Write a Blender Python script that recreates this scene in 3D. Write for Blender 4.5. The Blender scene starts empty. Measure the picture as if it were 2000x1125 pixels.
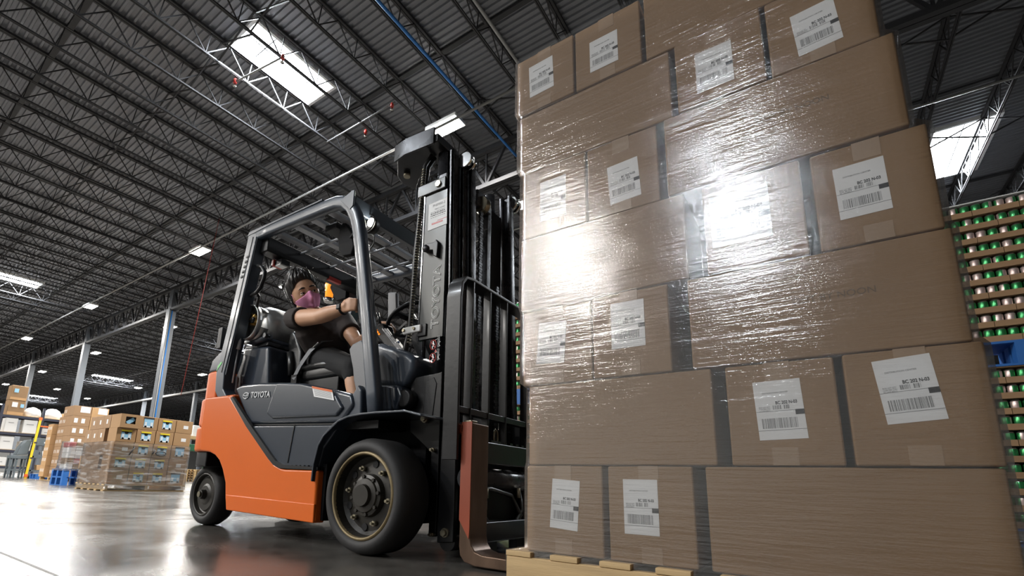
import bpy, bmesh, math, random
from mathutils import Vector, Matrix
random.seed(7)
PI = math.pi
SC = bpy.context.scene
COL = SC.collection
# ------------------------------------------------------------------ camera
cam_d = bpy.data.cameras.new('camera'); cam = bpy.data.objects.new('camera', cam_d); COL.objects.link(cam)
_r = Vector((0.80758106, 0.58882235, 0.03318255)); _d = Vector((-0.09513641, 0.18559624, -0.97800976)); _f = Vector((-0.58203256, 0.78666529, 0.20590245))
_m = Matrix(((_r.x, -_d.x, -_f.x, 0), (_r.y, -_d.y, -_f.y, 0), (_r.z, -_d.z, -_f.z, 0.335), (0, 0, 0, 1)))
cam.matrix_world = _m
cam_d.sensor_width = 36; cam_d.lens = 949.638 / 2000 * 36
cam_d.shift_x = (1000 - 891.6457) / 2000; cam_d.shift_y = (747.1553 - 562.5) / 2000
cam_d.clip_start = .02; cam_d.clip_end = 400
SC.camera = cam
# ------------------------------------------------------------------ world, exposure
w = bpy.data.worlds.new('world'); SC.world = w; w.use_nodes = True
w.node_tree.nodes['Background'].inputs[0].default_value = (.75, .85, 1, 1)
w.node_tree.nodes['Background'].inputs[1].default_value = .25
SC.view_settings.view_transform = 'Standard'; SC.view_settings.look = 'None'
SC.view_settings.gamma = 1; SC.view_settings.use_curve_mapping = False
SC.view_settings.exposure = 0.0
LAMP_W = 1200.0
SKY_E = 24.0
# ------------------------------------------------------------------ materials
def mat(name, color, rough=.5, metal=0., noise=0., nscale=8., bump=0., bscale=60., coat=0., spec=.5, stretch=None, rvar=0., emit=0.):
    m = bpy.data.materials.new(name); m.use_nodes = True
    nt = m.node_tree; b = nt.nodes['Principled BSDF']
    c = (*color, 1)
    b.inputs['Base Color'].default_value = c; b.inputs['Roughness'].default_value = rough
    b.inputs['Metallic'].default_value = metal; b.inputs['Specular IOR Level'].default_value = spec
    if coat: b.inputs['Coat Weight'].default_value = coat; b.inputs['Coat Roughness'].default_value = .12
    if emit: b.inputs['Emission Color'].default_value = c; b.inputs['Emission Strength'].default_value = emit
    if noise or bump or rvar:
        tc = nt.nodes.new('ShaderNodeTexCoord'); mp = nt.nodes.new('ShaderNodeMapping')
        nt.links.new(tc.outputs['Object'], mp.inputs['Vector'])
        if stretch: mp.inputs['Scale'].default_value = stretch
    if noise or rvar:
        n = nt.nodes.new('ShaderNodeTexNoise'); n.inputs['Scale'].default_value = nscale; n.inputs['Detail'].default_value = 6
        nt.links.new(mp.outputs[0], n.inputs['Vector'])
    if noise:
        r = nt.nodes.new('ShaderNodeMix'); r.data_type = 'RGBA'
        r.inputs[6].default_value = tuple(max(0, x * (1 - noise)) for x in color) + (1,)
        r.inputs[7].default_value = tuple(min(1, x * (1 + noise)) for x in color) + (1,)
        nt.links.new(n.outputs['Fac'], r.inputs[0]); nt.links.new(r.outputs[2], b.inputs['Base Color'])
    if rvar:
        mr = nt.nodes.new('ShaderNodeMapRange'); mr.inputs[1].default_value = .3; mr.inputs[2].default_value = .7
        mr.inputs[3].default_value = max(0, rough - rvar); mr.inputs[4].default_value = rough + rvar
        nt.links.new(n.outputs['Fac'], mr.inputs[0]); nt.links.new(mr.outputs[0], b.inputs['Roughness'])
    if bump:
        n2 = nt.nodes.new('ShaderNodeTexNoise'); n2.inputs['Scale'].default_value = bscale; n2.inputs['Detail'].default_value = 3
        nt.links.new(mp.outputs[0], n2.inputs['Vector'])
        bp = nt.nodes.new('ShaderNodeBump'); bp.inputs['Strength'].default_value = bump; bp.inputs['Distance'].default_value = .004
        nt.links.new(n2.outputs['Fac'], bp.inputs['Height']); nt.links.new(bp.outputs[0], b.inputs['Normal'])
    return m
def emis(name, color, s):
    m = bpy.data.materials.new(name); m.use_nodes = True; nt = m.node_tree; nt.nodes.clear()
    o = nt.nodes.new('ShaderNodeOutputMaterial'); e = nt.nodes.new('ShaderNodeEmission')
    e.inputs[0].default_value = (*color, 1); e.inputs[1].default_value = s; nt.links.new(e.outputs[0], o.inputs[0]); return m
M = {}
M['deck'] = mat('galvanised_deck', (.25, .26, .285), .4, .45, .12, 3)
M['steel'] = mat('dark_painted_steel', (.035, .036, .04), .55, 0, .2, 4)
M['joist_grey'] = mat('joist_primer', (.035, .035, .038), .6, 0, .2, 4)
M['column'] = mat('column_grey', (.13, .145, .165), .5, 0, .1, 3)
M['pipe'] = mat('sprinkler_pipe', (.34, .34, .33), .45, .2)
M['pipe_dark'] = mat('dark_pipe', (.2, .2, .2), .45, .3)
M['blue_pipe'] = mat('blue_air_pipe', (.03, .19, .55), .4)
M['red_cord'] = mat('red_cord', (.35, .04, .03), .6)
M['white'] = mat('white_paint', (.75, .75, .74), .5)
M['wall'] = mat('wall_panel', (.45, .45, .44), .7, 0, .06, .6)
M['pane'] = emis('sky_pane', (.93, .97, 1), SKY_E)
M['lamp'] = emis('lamp_diffuser', (1, .97, .92), 45)
M['card'] = mat('cardboard', (.285, .175, .088), .75, 0, .09, 5, .1, 90, stretch=(1, 1, 1))
M['card2'] = mat('cardboard_side', (.33, .20, .105), .75, 0, .07, 4)
M['card_light'] = mat('cardboard_light', (.50, .30, .14), .75, 0, .07, 4)
M['card_bg'] = mat('cardboard_warm', (.38, .225, .105), .75, 0, .08, 5)
M['tape'] = mat('packing_tape', (.36, .25, .16), .25, 0, .05, 20)
M['label'] = mat('label_paper', (.78, .78, .78), .55)
M['ink'] = mat('black_ink', (.03, .03, .032), .6)
M['ink_brown'] = mat('faded_ink', (.16, .105, .06), .7)
M['ink_grey'] = mat('grey_ink', (.25, .25, .25), .6)
M['wood'] = mat('pallet_wood', (.52, .36, .18), .7, 0, .25, 3, .25, 20, stretch=(1, 12, 12))
M['blue_wood'] = mat('blue_painted_wood', (.02, .13, .42), .55, 0, .25, 6)
M['black'] = mat('black_painted_steel', (.008, .008, .009), .34, 0, .3, 9, .12, 40, coat=.12, spec=.35)
M['black_shiny'] = mat('black_greasy_steel', (.045, .046, .05), .3, .5, .4, 14, .15, 30, rvar=.1)
M['mast_face'] = mat('mast_steel', (.042, .042, .04), .3, .5, .4, 7, .1, 30, stretch=(1, 1, .25), rvar=.1)
M['slate'] = mat('slate_blue_paint', (.042, .054, .074), .36, .0, .06, 5, .05, 25, coat=.15)
M['matte_black'] = mat('matte_black', (.008, .008, .009), .7, 0, .2, 10, spec=.12)
M['slate_body'] = mat('slate_body_plastic', (.028, .036, .05), .3, 0, .1, 5, .08, 18, coat=.3)
M['orange'] = mat('orange_paint', (.68, .125, .008), .36, 0, .05, 4, .05, 25, coat=.08, spec=.35)
M['orange_cast'] = mat('orange_casting', (.64, .118, .010), .45, 0, .07, 5, .25, 35, spec=.3)
M['plastic'] = mat('black_plastic', (.009, .009, .010), .45, 0, .2, 10, .1, 90, spec=.3)
M['grey_plastic'] = mat('grey_plastic', (.12, .125, .135), .45, 0, .05, 10, .12, 140)
M['vinyl'] = mat('black_vinyl', (.012, .012, .012), .33, 0, .1, 8, .12, 70)
M['rubber'] = mat('tyre_rubber', (.017, .016, .016), .68, 0, .25, 5, .15, 45)
M['rim'] = mat('dirty_rim', (.02, .017, .013), .42, .2, .4, 14, .15, 45)
M['rim_gold'] = mat('worn_rim_edge', (.20, .15, .075), .5, .4, .3, 30)
M['bolt'] = mat('bolt_zinc', (.30, .27, .2), .32, .9, .3, 25)
M['chrome'] = mat('chrome', (.6, .6, .6), .12, 1)
M['alu'] = mat('tank_aluminium', (.60, .60, .59), .38, .8, .25, 5, .3, 12)
M['brass'] = mat('brass', (.55, .36, .12), .3, .9)
M['fork'] = mat('fork_steel', (.12, .075, .05), .38, .6, .45, 5, .08, 30, stretch=(3, 3, .8), rvar=.08)
M['fork_orange'] = mat('fork_orange_paint', (.26, .045, .014), .45, 0, .25, 6)
M['amber'] = mat('amber_lens', (.95, .26, .02), .2, 0, .25, 60, emit=1.2)
M['hose'] = mat('hose_rubber', (.018, .018, .018), .35)
M['clear_white'] = mat('letter_white', (.85, .85, .83), .4)
M['silver_letter'] = mat('letter_silver', (.58, .59, .60), .3, .0)
M['slat'] = mat('slat_grey', (.28, .29, .31), .4, .3)
M['red'] = mat('red_paint', (.45, .03, .02), .4)
M['green'] = mat('green_paint', (.02, .10, .05), .5)
M['green_decal'] = mat('green_decal', (.12, .6, .14), .4)
M['grey_steel'] = mat('grey_cart_paint', (.10, .125, .14), .5, 0, .1, 6)
M['rack_blue'] = mat('rack_dark_blue', (.02, .025, .05), .5)
M['yellow'] = mat('yellow_paint', (.75, .52, .02), .45)
M['orange_bar'] = mat('rack_orange', (.75, .15, .03), .45)
M['poster'] = mat('poster_blue', (.30, .58, .80), .5)
M['poster_light'] = mat('poster_white', (.75, .82, .86), .5)
M['poster_yellow'] = mat('poster_yellow', (.85, .68, .03), .5)
M['skin'] = mat('skin', (.60, .33, .20), .5, 0, .06, 12)
M['shirt'] = mat('dark_brown_shirt', (.026, .018, .016), .85, 0, .15, 20, .15, 120)
M['pants'] = mat('black_trousers', (.008, .008, .009), .85, 0, .2, 20)
M['mask'] = mat('pink_cotton', (.90, .36, .60), .85, 0, .08, 40, .2, 200)
M['hair'] = mat('dark_hair', (.012, .009, .008), .38, 0, .3, 30)
M['eye_white'] = mat('eye_white', (.7, .67, .64), .25)
M['iris'] = mat('dark_iris', (.03, .015, .008), .15)
M['bag'] = mat('white_bag', (.72, .72, .72), .45, 0, .06, 6, .4, 14)
M['can_green'] = mat('can_green', (.05, .30, .10), .25, .6)
M['can_white'] = mat('can_pinkish', (.62, .48, .44), .3, .5)
M['can_top'] = mat('can_aluminium', (.7, .7, .7), .2, .95)

def film(name, gloss=.12, rough=.09, haze=.0, b1=.42, sc=(2.2, 2.2, 36), fine=110, patch=True):
    """clear stretch film: mostly transparent, with wrinkled shiny reflections"""
    m = bpy.data.materials.new(name); m.use_nodes = True; nt = m.node_tree; nt.nodes.clear()
    N = nt.nodes.new; L = nt.links.new
    o = N('ShaderNodeOutputMaterial'); tr = N('ShaderNodeBsdfTransparent'); gl = N('ShaderNodeBsdfAnisotropic'); df = N('ShaderNodeBsdfDiffuse')
    tr.inputs[0].default_value = (.97, .97, .97, 1); gl.inputs['Color'].default_value = (1, 1, 1, 1); gl.inputs['Roughness'].default_value = rough
    df.inputs[0].default_value = (.8, .8, .8, 1)
    tc = N('ShaderNodeTexCoord'); mp = N('ShaderNodeMapping'); mp.inputs['Scale'].default_value = sc; mp.inputs['Rotation'].default_value = (0, .06, 0)
    L(tc.outputs['Object'], mp.inputs['Vector'])
    n1 = N('ShaderNodeTexNoise'); n1.inputs['Scale'].default_value = 3; n1.inputs['Detail'].default_value = 6; L(mp.outputs[0], n1.inputs['Vector'])
    mp2 = N('ShaderNodeMapping'); mp2.inputs['Scale'].default_value = (1, 1, 1.8); L(tc.outputs['Object'], mp2.inputs['Vector'])
    n2 = N('ShaderNodeTexNoise'); n2.inputs['Scale'].default_value = fine; n2.inputs['Detail'].default_value = 4; L(mp2.outputs[0], n2.inputs['Vector'])
    mu = N('ShaderNodeMath'); mu.operation = 'MULTIPLY'; mu.inputs[1].default_value = .32; L(n2.outputs['Fac'], mu.inputs[0])
    ad = N('ShaderNodeMath'); ad.operation = 'ADD'; L(n1.outputs['Fac'], ad.inputs[0]); L(mu.outputs[0], ad.inputs[1])
    bp = N('ShaderNodeBump'); bp.inputs['Strength'].default_value = b1; bp.inputs['Distance'].default_value = .0030; L(ad.outputs[0], bp.inputs['Height'])
    L(bp.outputs[0], gl.inputs['Normal']); L(bp.outputs[0], df.inputs['Normal'])
    g2 = N('ShaderNodeBsdfAnisotropic'); g2.inputs['Roughness'].default_value = .42; L(bp.outputs[0], g2.inputs['Normal'])
    gm = N('ShaderNodeMixShader'); gm.inputs[0].default_value = .17; L(gl.outputs[0], gm.inputs[1]); L(g2.outputs[0], gm.inputs[2])
    fr = N('ShaderNodeFresnel'); fr.inputs[0].default_value = 1.5; L(bp.outputs[0], fr.inputs['Normal'])
    fa = N('ShaderNodeMath'); fa.operation = 'ADD'; fa.inputs[1].default_value = gloss; L(fr.outputs[0], fa.inputs[0])
    cl = N('ShaderNodeClamp'); cl.inputs[2].default_value = .7; L(fa.outputs[0], cl.inputs[0])
    m1 = N('ShaderNodeMixShader'); m1.inputs[0].default_value = haze
    if haze > .1:
        rp = N('ShaderNodeMapRange'); rp.inputs[1].default_value = .50; rp.inputs[2].default_value = .72; rp.inputs[3].default_value = .02; rp.inputs[4].default_value = .55; L(n1.outputs['Fac'], rp.inputs[0]); L(rp.outputs[0], m1.inputs[0])
    L(tr.outputs[0], m1.inputs[1]); L(df.outputs[0], m1.inputs[2])
    m2 = N('ShaderNodeMixShader'); L(cl.outputs[0], m2.inputs[0]); L(m1.outputs[0], m2.inputs[1]); L(gm.outputs[0], m2.inputs[2])
    L(m2.outputs[0], o.inputs[0]); return m
M['film'] = film('stretch_film')
M['film_bg'] = film('cloudy_stretch_film', .20, .14, .14, 2.6, (.8, .8, 6), 30)

def concrete():
    m = bpy.data.materials.new('polished_concrete'); m.use_nodes = True; nt = m.node_tree; b = nt.nodes['Principled BSDF']
    N = nt.nodes.new; L = nt.links.new
    tc = N('ShaderNodeTexCoord')
    n = N('ShaderNodeTexNoise'); n.inputs['Scale'].default_value = 1.7; n.inputs['Detail'].default_value = 9; n.inputs['Roughness'].default_value = .65; L(tc.outputs['Object'], n.inputs['Vector'])
    n2 = N('ShaderNodeTexNoise'); n2.inputs['Scale'].default_value = 14; n2.inputs['Detail'].default_value = 6; L(tc.outputs['Object'], n2.inputs['Vector'])
    ad = N('ShaderNodeMath'); ad.operation = 'MULTIPLY_ADD'; ad.inputs[1].default_value = .3; L(n2.outputs['Fac'], ad.inputs[0]); L(n.outputs['Fac'], ad.inputs[2])
    r = N('ShaderNodeValToRGB'); e = r.color_ramp.elements
    e[0].position = .42; e[0].color = (.045, .042, .038, 1); e[1].position = .85; e[1].color = (.125, .116, .104, 1)
    L(ad.outputs[0], r.inputs[0]); L(r.outputs[0], b.inputs['Base Color'])
    mr = N('ShaderNodeMapRange'); mr.inputs[1].default_value = .35; mr.inputs[2].default_value = .7; mr.inputs[3].default_value = .16; mr.inputs[4].default_value = .32
    L(n.outputs['Fac'], mr.inputs[0]); L(mr.outputs[0], b.inputs['Roughness'])
    b.inputs['Specular IOR Level'].default_value = .42
    bp = N('ShaderNodeBump'); bp.inputs['Strength'].default_value = .04; bp.inputs['Distance'].default_value = .01; L(n2.outputs['Fac'], bp.inputs['Height']); L(bp.outputs[0], b.inputs['Normal'])
    return m
M['floor'] = concrete()

# ------------------------------------------------------------------ mesh helpers
class MB:
    def __init__(s): s.v = []; s.f = []; s.sm = []
    def add(s, vs, fs, smooth=False):
        o = len(s.v); s.v += [tuple(v) for v in vs]
        for f in fs: s.f.append(tuple(i + o for i in f)); s.sm.append(smooth)
        return s
    def box(s, a, b):
        x0, y0, z0 = (min(a[i], b[i]) for i in range(3)); x1, y1, z1 = (max(a[i], b[i]) for i in range(3))
        return s.add([(x0, y0, z0), (x1, y0, z0), (x1, y1, z0), (x0, y1, z0), (x0, y0, z1), (x1, y0, z1), (x1, y1, z1), (x0, y1, z1)],
                     [(3, 2, 1, 0), (4, 5, 6, 7), (0, 1, 5, 4), (1, 2, 6, 5), (2, 3, 7, 6), (3, 0, 4, 7)])
    def bar(s, p, q, wy, wz, up=(0, 0, 1)):
        """box beam from p to q, section wy x wz"""
        p = Vector(p); q = Vector(q); d = (q - p).normalized(); u = Vector(up)
        if abs(d.dot(u)) > .99: u = Vector((1, 0, 0))
        sx = d.cross(u).normalized() * wy / 2; sz = sx.cross(d).normalized() * wz / 2
        vs = [p - sx - sz, p + sx - sz, p + sx + sz, p - sx + sz, q - sx - sz, q + sx - sz, q + sx + sz, q - sx + sz]
        return s.add(vs, [(0, 1, 2, 3), (7, 6, 5, 4), (1, 0, 4, 5), (2, 1, 5, 6), (3, 2, 6, 7), (0, 3, 7, 4)])
    def tube(s, pts, r, n=8, closed=False, caps=True):
        pts = [Vector(p) for p in pts]; k = len(pts); rs = r if isinstance(r, (list, tuple)) else [r] * k
        rings = []; u = None
        for i, p in enumerate(pts):
            a = pts[i - 1] if (i > 0 or closed) else p; b = pts[(i + 1) % k] if (i < k - 1 or closed) else p
            d = (b - a).normalized()
            if u is None:
                u = d.orthogonal().normalized()
            else:
                u = (u - d * u.dot(d)).normalized()
            w_ = d.cross(u)
            rings.append([p + (u * math.cos(2 * PI * j / n) + w_ * math.sin(2 * PI * j / n)) * rs[i] for j in range(n)])
        vs = [v for rg in rings for v in rg]; fs = []
        for i in range(k if closed else k - 1):
            i2 = (i + 1) % k
            for j in range(n): fs.append((i * n + j, i * n + (j + 1) % n, i2 * n + (j + 1) % n, i2 * n + j))
        o = len(s.v); s.add(vs, fs, True)
        if caps and not closed:
            s.f.append(tuple(o + j for j in reversed(range(n)))); s.sm.append(False)
            s.f.append(tuple(o + (k - 1) * n + j for j in range(n))); s.sm.append(False)
        return s
    def cyl(s, p, q, r, n=12, r2=None): return s.tube([p, q], [r, r if r2 is None else r2], n)
    def lathe(s, prof, c, axis='y', n=32, smooth=True, cap=True):
        """prof: (radius, offset along axis); c: centre"""
        vs = []; fs = []; k = len(prof)
        for (r, h) in prof:
            for j in range(n):
                a = 2 * PI * j / n; ca, sa = r * math.cos(a), r * math.sin(a)
                vs.append({'y': (c[0] + ca, c[1] + h, c[2] + sa), 'z': (c[0] + ca, c[1] + sa, c[2] + h), 'x': (c[0] + h, c[1] + ca, c[2] + sa)}[axis])
        for i in range(k - 1):
            for j in range(n): fs.append((i * n + j, i * n + (j + 1) % n, (i + 1) * n + (j + 1) % n, (i + 1) * n + j))
        o = len(s.v); s.add(vs, fs, smooth)
        if cap and prof[0][0] > 1e-5: s.f.append(tuple(o + j for j in range(n))); s.sm.append(False)
        if cap and prof[-1][0] > 1e-5: s.f.append(tuple(o + (k - 1) * n + j for j in reversed(range(n)))); s.sm.append(False)
        return s
    def prism(s, poly, h0, h1, axis='y'):
        """polygon (two coords) extruded along axis between h0 and h1"""
        n = len(poly)
        P = {'y': lambda a, b, h: (a, h, b), 'x': lambda a, b, h: (h, a, b), 'z': lambda a, b, h: (a, b, h)}[axis]
        vs = [P(a, b, h0) for a, b in poly] + [P(a, b, h1) for a, b in poly]
        fs = [tuple(range(n)), tuple(reversed(range(n, 2 * n)))] + [((i + 1) % n, i, n + i, n + (i + 1) % n) for i in range(n)]
        return s.add(vs, fs)
    def ball(s, c, r, n=12, m=8):
        r = r if isinstance(r, (tuple, list)) else (r, r, r); vs = []; fs = []
        for i in range(m + 1):
            t = PI * i / m
            for j in range(n):
                a = 2 * PI * j / n; vs.append((c[0] + r[0] * math.sin(t) * math.cos(a), c[1] + r[1] * math.sin(t) * math.sin(a), c[2] + r[2] * math.cos(t)))
        for i in range(m):
            for j in range(n): fs.append((i * n + j, (i + 1) * n + j, (i + 1) * n + (j + 1) % n, i * n + (j + 1) % n))
        return s.add(vs, fs, True)
    def mesh(s, name):
        me = bpy.data.meshes.new(name); me.from_pydata(s.v, [], s.f); me.polygons.foreach_set('use_smooth', s.sm)
        bm = bmesh.new(); bm.from_mesh(me); bmesh.ops.recalc_face_normals(bm, faces=bm.faces); bm.to_mesh(me); bm.free()
        return me
    def build(s, name, m, parent=None, bevel=0, seg=2, sub=0, ang=35):
        me = s.mesh(name); return link(name, me, m, parent, bevel, seg, sub, ang)
def link(name, me, m, parent=None, bevel=0, seg=2, sub=0, ang=35):
    if m is not None and not me.materials: me.materials.append(m)
    o = bpy.data.objects.new(name, me); COL.objects.link(o)
    if parent is not None:
        o.parent = parent; o.matrix_parent_inverse = WORLD(parent).inverted()
    if bevel:
        b = o.modifiers.new('bevel', 'BEVEL'); b.width = bevel; b.segments = seg; b.limit_method = 'ANGLE'; b.angle_limit = math.radians(ang); b.harden_normals = False
        for p in me.polygons: p.use_smooth = True
        wn = o.modifiers.new('wn', 'WEIGHTED_NORMAL'); wn.keep_sharp = True
    if sub:
        q = o.modifiers.new('sub', 'SUBSURF'); q.levels = sub; q.render_levels = sub
    return o
def WORLD(o):
    m = Matrix.LocRotScale(o.location, o.rotation_euler, o.scale)
    if o.parent is not None: m = WORLD(o.parent) @ o.matrix_parent_inverse @ m
    return m
def tag(o, label=None, cat=None, group=None, kind=None):
    if label: o['label'] = label
    if cat: o['category'] = cat
    if group: o['group'] = group
    if kind: o['kind'] = kind
    return o
def thing(name, label, cat, loc=(0, 0, 0), rz=0, group=None):
    o = bpy.data.objects.new(name, None); COL.objects.link(o); o.location = loc; o.rotation_euler = (0, 0, rz); o.empty_display_size = .1
    return tag(o, label, cat, group)
KIDS = {}
def copy_tree(root, loc, rz=0, label=None, group=None):
    """a copy of a thing with copies of its parts and sub-parts (mesh data shared)"""
    r = root.copy(); COL.objects.link(r); r.location = loc; r.rotation_euler = (0, 0, rz)
    if label: r['label'] = label
    if group: r['group'] = group
    def rec(src, dst):
        for ch in src.children:
            c = ch.copy(); COL.objects.link(c); c.parent = dst; c.matrix_parent_inverse = ch.matrix_parent_inverse.copy(); rec(ch, c)
    rec(root, r); return r
def text_mesh(s, size, outline=0., extrude=.001, bold=0.):
    cu = bpy.data.curves.new('lettering', 'FONT'); cu.body = s; cu.size = size; cu.align_x = 'CENTER'; cu.align_y = 'CENTER'
    if outline: cu.fill_mode = 'NONE'; cu.bevel_depth = outline; cu.bevel_resolution = 0
    else: cu.extrude = extrude; cu.offset = bold
    cu.resolution_u = 3
    o = bpy.data.objects.new('lettering_tmp', cu); COL.objects.link(o)
    dg = bpy.context.evaluated_depsgraph_get(); me = bpy.data.meshes.new_from_object(o.evaluated_get(dg))
    bpy.data.objects.remove(o); return me
def place_text(name, me, m, origin, right, up, parent, sx=1., sy=1.):
    """lettering in the plane of right / up"""
    r = Vector(right).normalized(); u = Vector(up).normalized(); n = r.cross(u)
    M4 = Matrix(((r.x * sx, u.x * sy, n.x, origin[0]), (r.y * sx, u.y * sy, n.y, origin[1]), (r.z * sx, u.z * sy, n.z, origin[2]), (0, 0, 0, 1)))
    me = me.copy(); me.transform(M4); me.materials.clear()
    return link(name, me, m, parent)
# ================================================================== the building
J = 1.38; X0 = -10.6                      # joist spacing, a joist at X0
BAY_Y = [-16.2, -2.7, 10.8, 24.3, 37.8, 51.3]
XL, XR = -112., 21.
tag(MB().box((XL, -30, -.2), (XR, 62, 0)).build('floor', M['floor']), kind='structure')
fl = bpy.data.objects['floor']
jm = mat('joint_filler', (.05, .047, .043), .5)
for (a, b) in (((-40, .60), (XR, .60)), ((-40, 5.1), (XR, 5.1)), ((-40, -3.9), (XR, -3.9))):
    MB().box((a[0], a[1] - .006, -.01), (b[0], b[1] + .006, .0006)).build('floor_joint', jm, fl)
jm2 = mat('joint_filler_pale', (.32, .30, .27), .4)
MB().box((-4.07, .61, -.01), (-4.055, 30, .0006)).build('floor_joint', jm2, fl)
# skylights: (x0, x1, y0, y1)
SKY = [(-10.53, -9.45, 4.55, 6.80), (-35.3, -34.0, 4.9, 6.75), (-62.6, -61.2, 17.9, 21.6), (-88.5, -87.0, 17.9, 21.6), (-62.2, -60.8, 31.5, 35.5),
       (-2.15, -.95, -16.95, -15.25), (-35.3, -34.0, 17.9, 20.6), (-10.5, -9.3, -9.6, -7.2), (3.6, 4.9, 17.6, 20.4), (-88.5, -87, 5, 8)]
ZD = 10.66
# ribbed roof deck, cut away over each skylight
ceil = MB()
y = -30.; P6 = .1524
prof = [(0, 0), (.045, 0), (.062, .045), (.135, .045), (.1524, 0)]
while y < 60:
    cuts = sorted([(s[0] - .02, s[1] + .02) for s in SKY if s[2] - .1 < y + .076 < s[3] + .02])
    xs = [XL] + [c for p in cuts for c in p] + [XR]
    for k in range(0, len(xs), 2):
        vs = []; fs = []
        for (dy, dz) in prof: vs += [(xs[k], y + dy, ZD + dz), (xs[k + 1], y + dy, ZD + dz)]
        for i in range(len(prof) - 1): fs.append((2 * i, 2 * i + 1, 2 * i + 3, 2 * i + 2))
        ceil.add(vs, fs)
    y += P6
ceiling = ceil.build('ceiling', M['deck']); tag(ceiling, kind='structure')
# dark strips along X standing in for shadow lines at the deck seams
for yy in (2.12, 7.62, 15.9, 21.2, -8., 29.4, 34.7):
    MB().box((XL, yy - .06, ZD - .06), (XR, yy + .06, ZD - .012)).build('deck_shadow_strip', M['steel'], ceiling)
# joists: one mesh, one object per joist and bay
def joist_mesh(length, n):
    b = MB(); h = .56
    b.box((-.06, 0, h + .03), (-.008, length, h + .09)); b.box((.008, 0, h + .03), (.06, length, h + .09))
    b.box((-.034, .6, -.02), (-.007, length - .6, .02)); b.box((.007, .6, -.02), (.034, length - .6, .02))
    st = length / n
    for i in range(n):
        yb = (i + .5) * st; r = .013
        for yt in (i * st, (i + 1) * st):
            b.bar((0, yb, 0), (0, yt, h + .04), .024, .024, (1, 0, 0))
        b.bar((0, yb, 0), (0, yb + .06, h + .04), .02, .02, (1, 0, 0))
    return b.mesh('roof_joist')
jme = joist_mesh(13.5, 13); jme.materials.append(M['joist_grey'])
for bi, y0 in enumerate(BAY_Y[:-1]):
    k0, k1 = {0: (0, 0), 1: (-73, 12), 2: (-73, 14), 3: (-73, 6), 4: (-73, -40)}[bi]
    for k in range(k0, k1):
        if bi == 4 and k % 2: continue
        o = bpy.data.objects.new('roof_joist', jme); COL.objects.link(o); o.parent = ceiling; o.location = (X0 + J * k, y0, 10.0)
# bridging
for yy in (4.35, 9.3, -.6, 17.5, 13.0, 22.2):
    b = MB()
    for k in range(-46, 18):
        xa = X0 + J * k
        b.bar((xa, yy, 10.02), (xa + J, yy + .02, 10.58), .03, .03); b.bar((xa, yy + .05, 10.58), (xa + J, yy + .07, 10.02), .03, .03)
    tag(b.build('cross_bridging', M['joist_grey'], ceiling), kind='stuff')
# girders under the joist seats
def girder_mesh():
    b = MB(); Lg = J * 9
    b.box((0, -.13, 10.12), (Lg, -.01, 10.27)); b.box((0, .01, 10.12), (Lg, .13, 10.27))
    b.box((0, -.13, 8.93), (Lg, -.01, 9.06)); b.box((0, .01, 8.93), (Lg, .13, 9.06))
    for i in range(9):
        xa = i * J
        b.bar((xa + .05, 0, 10.15), (xa + J / 2, 0, 9.02), .07, .09, (0, 1, 0)); b.bar((xa + J / 2, 0, 9.02), (xa + J - .05, 0, 10.15), .07, .09, (0, 1, 0))
        b.bar((xa + J / 2, 0, 9.02), (xa + J / 2, 0, 10.15), .05, .05, (0, 1, 0))
    return b.mesh('roof_girder')
gme = girder_mesh(); gme.materials.append(M['steel'])
XC = [X0 - J * 12 - J * 9 * k for k in range(-3, 7)]
for yy in BAY_Y[1:]:
    for xc in XC:
        if yy == -2.7 and xc < -30: continue
        o = bpy.data.objects.new('roof_girder', gme); COL.objects.link(o); o.parent = ceiling; o.location = (xc, yy, 0)
# columns
cm = MB(); cm.box((-.19, -.17, 0), (.19, .17, 9.0)); cm.box((-.19, -.12, 9.0), (.19, .12, 10.12)); cme = cm.mesh('support_column'); cme.materials.append(M['column'])
pm = MB().box((-.3, -.3, 0), (.3, .3, .025)).mesh('base_plate'); pm.materials.append(M['steel'])
NTH = ['nearest', 'second', 'third', 'fourth', 'fifth', 'sixth', 'seventh']
for yy, row in ((10.8, 'front'), (24.3, 'middle'), (37.8, 'far')):
    n = 0
    for xc in sorted(XC, reverse=True):
        if xc > -20 or (row == 'far' and xc > -45): continue
        t = thing('support_column', '%s grey steel roof column of the %s row behind the forklift' % (NTH[n], row), 'column', (xc, yy, 0), group='roof columns'); n += 1
        o = bpy.data.objects.new('shaft', cme); COL.objects.link(o); o.parent = t
        o = bpy.data.objects.new('base_plate', pm); COL.objects.link(o); o.parent = t
        if row == 'front' and n == 1:
            MB().cyl((xc + .25, yy - .06, .1), (xc + .25, yy - .06, 8.9), .03).build('downpipe', M['blue_pipe'], t)
            MB().cyl((xc + .25, yy - .14, .1), (xc + .25, yy - .14, 8.9), .025).build('conduit', M['pipe'], t)
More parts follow.
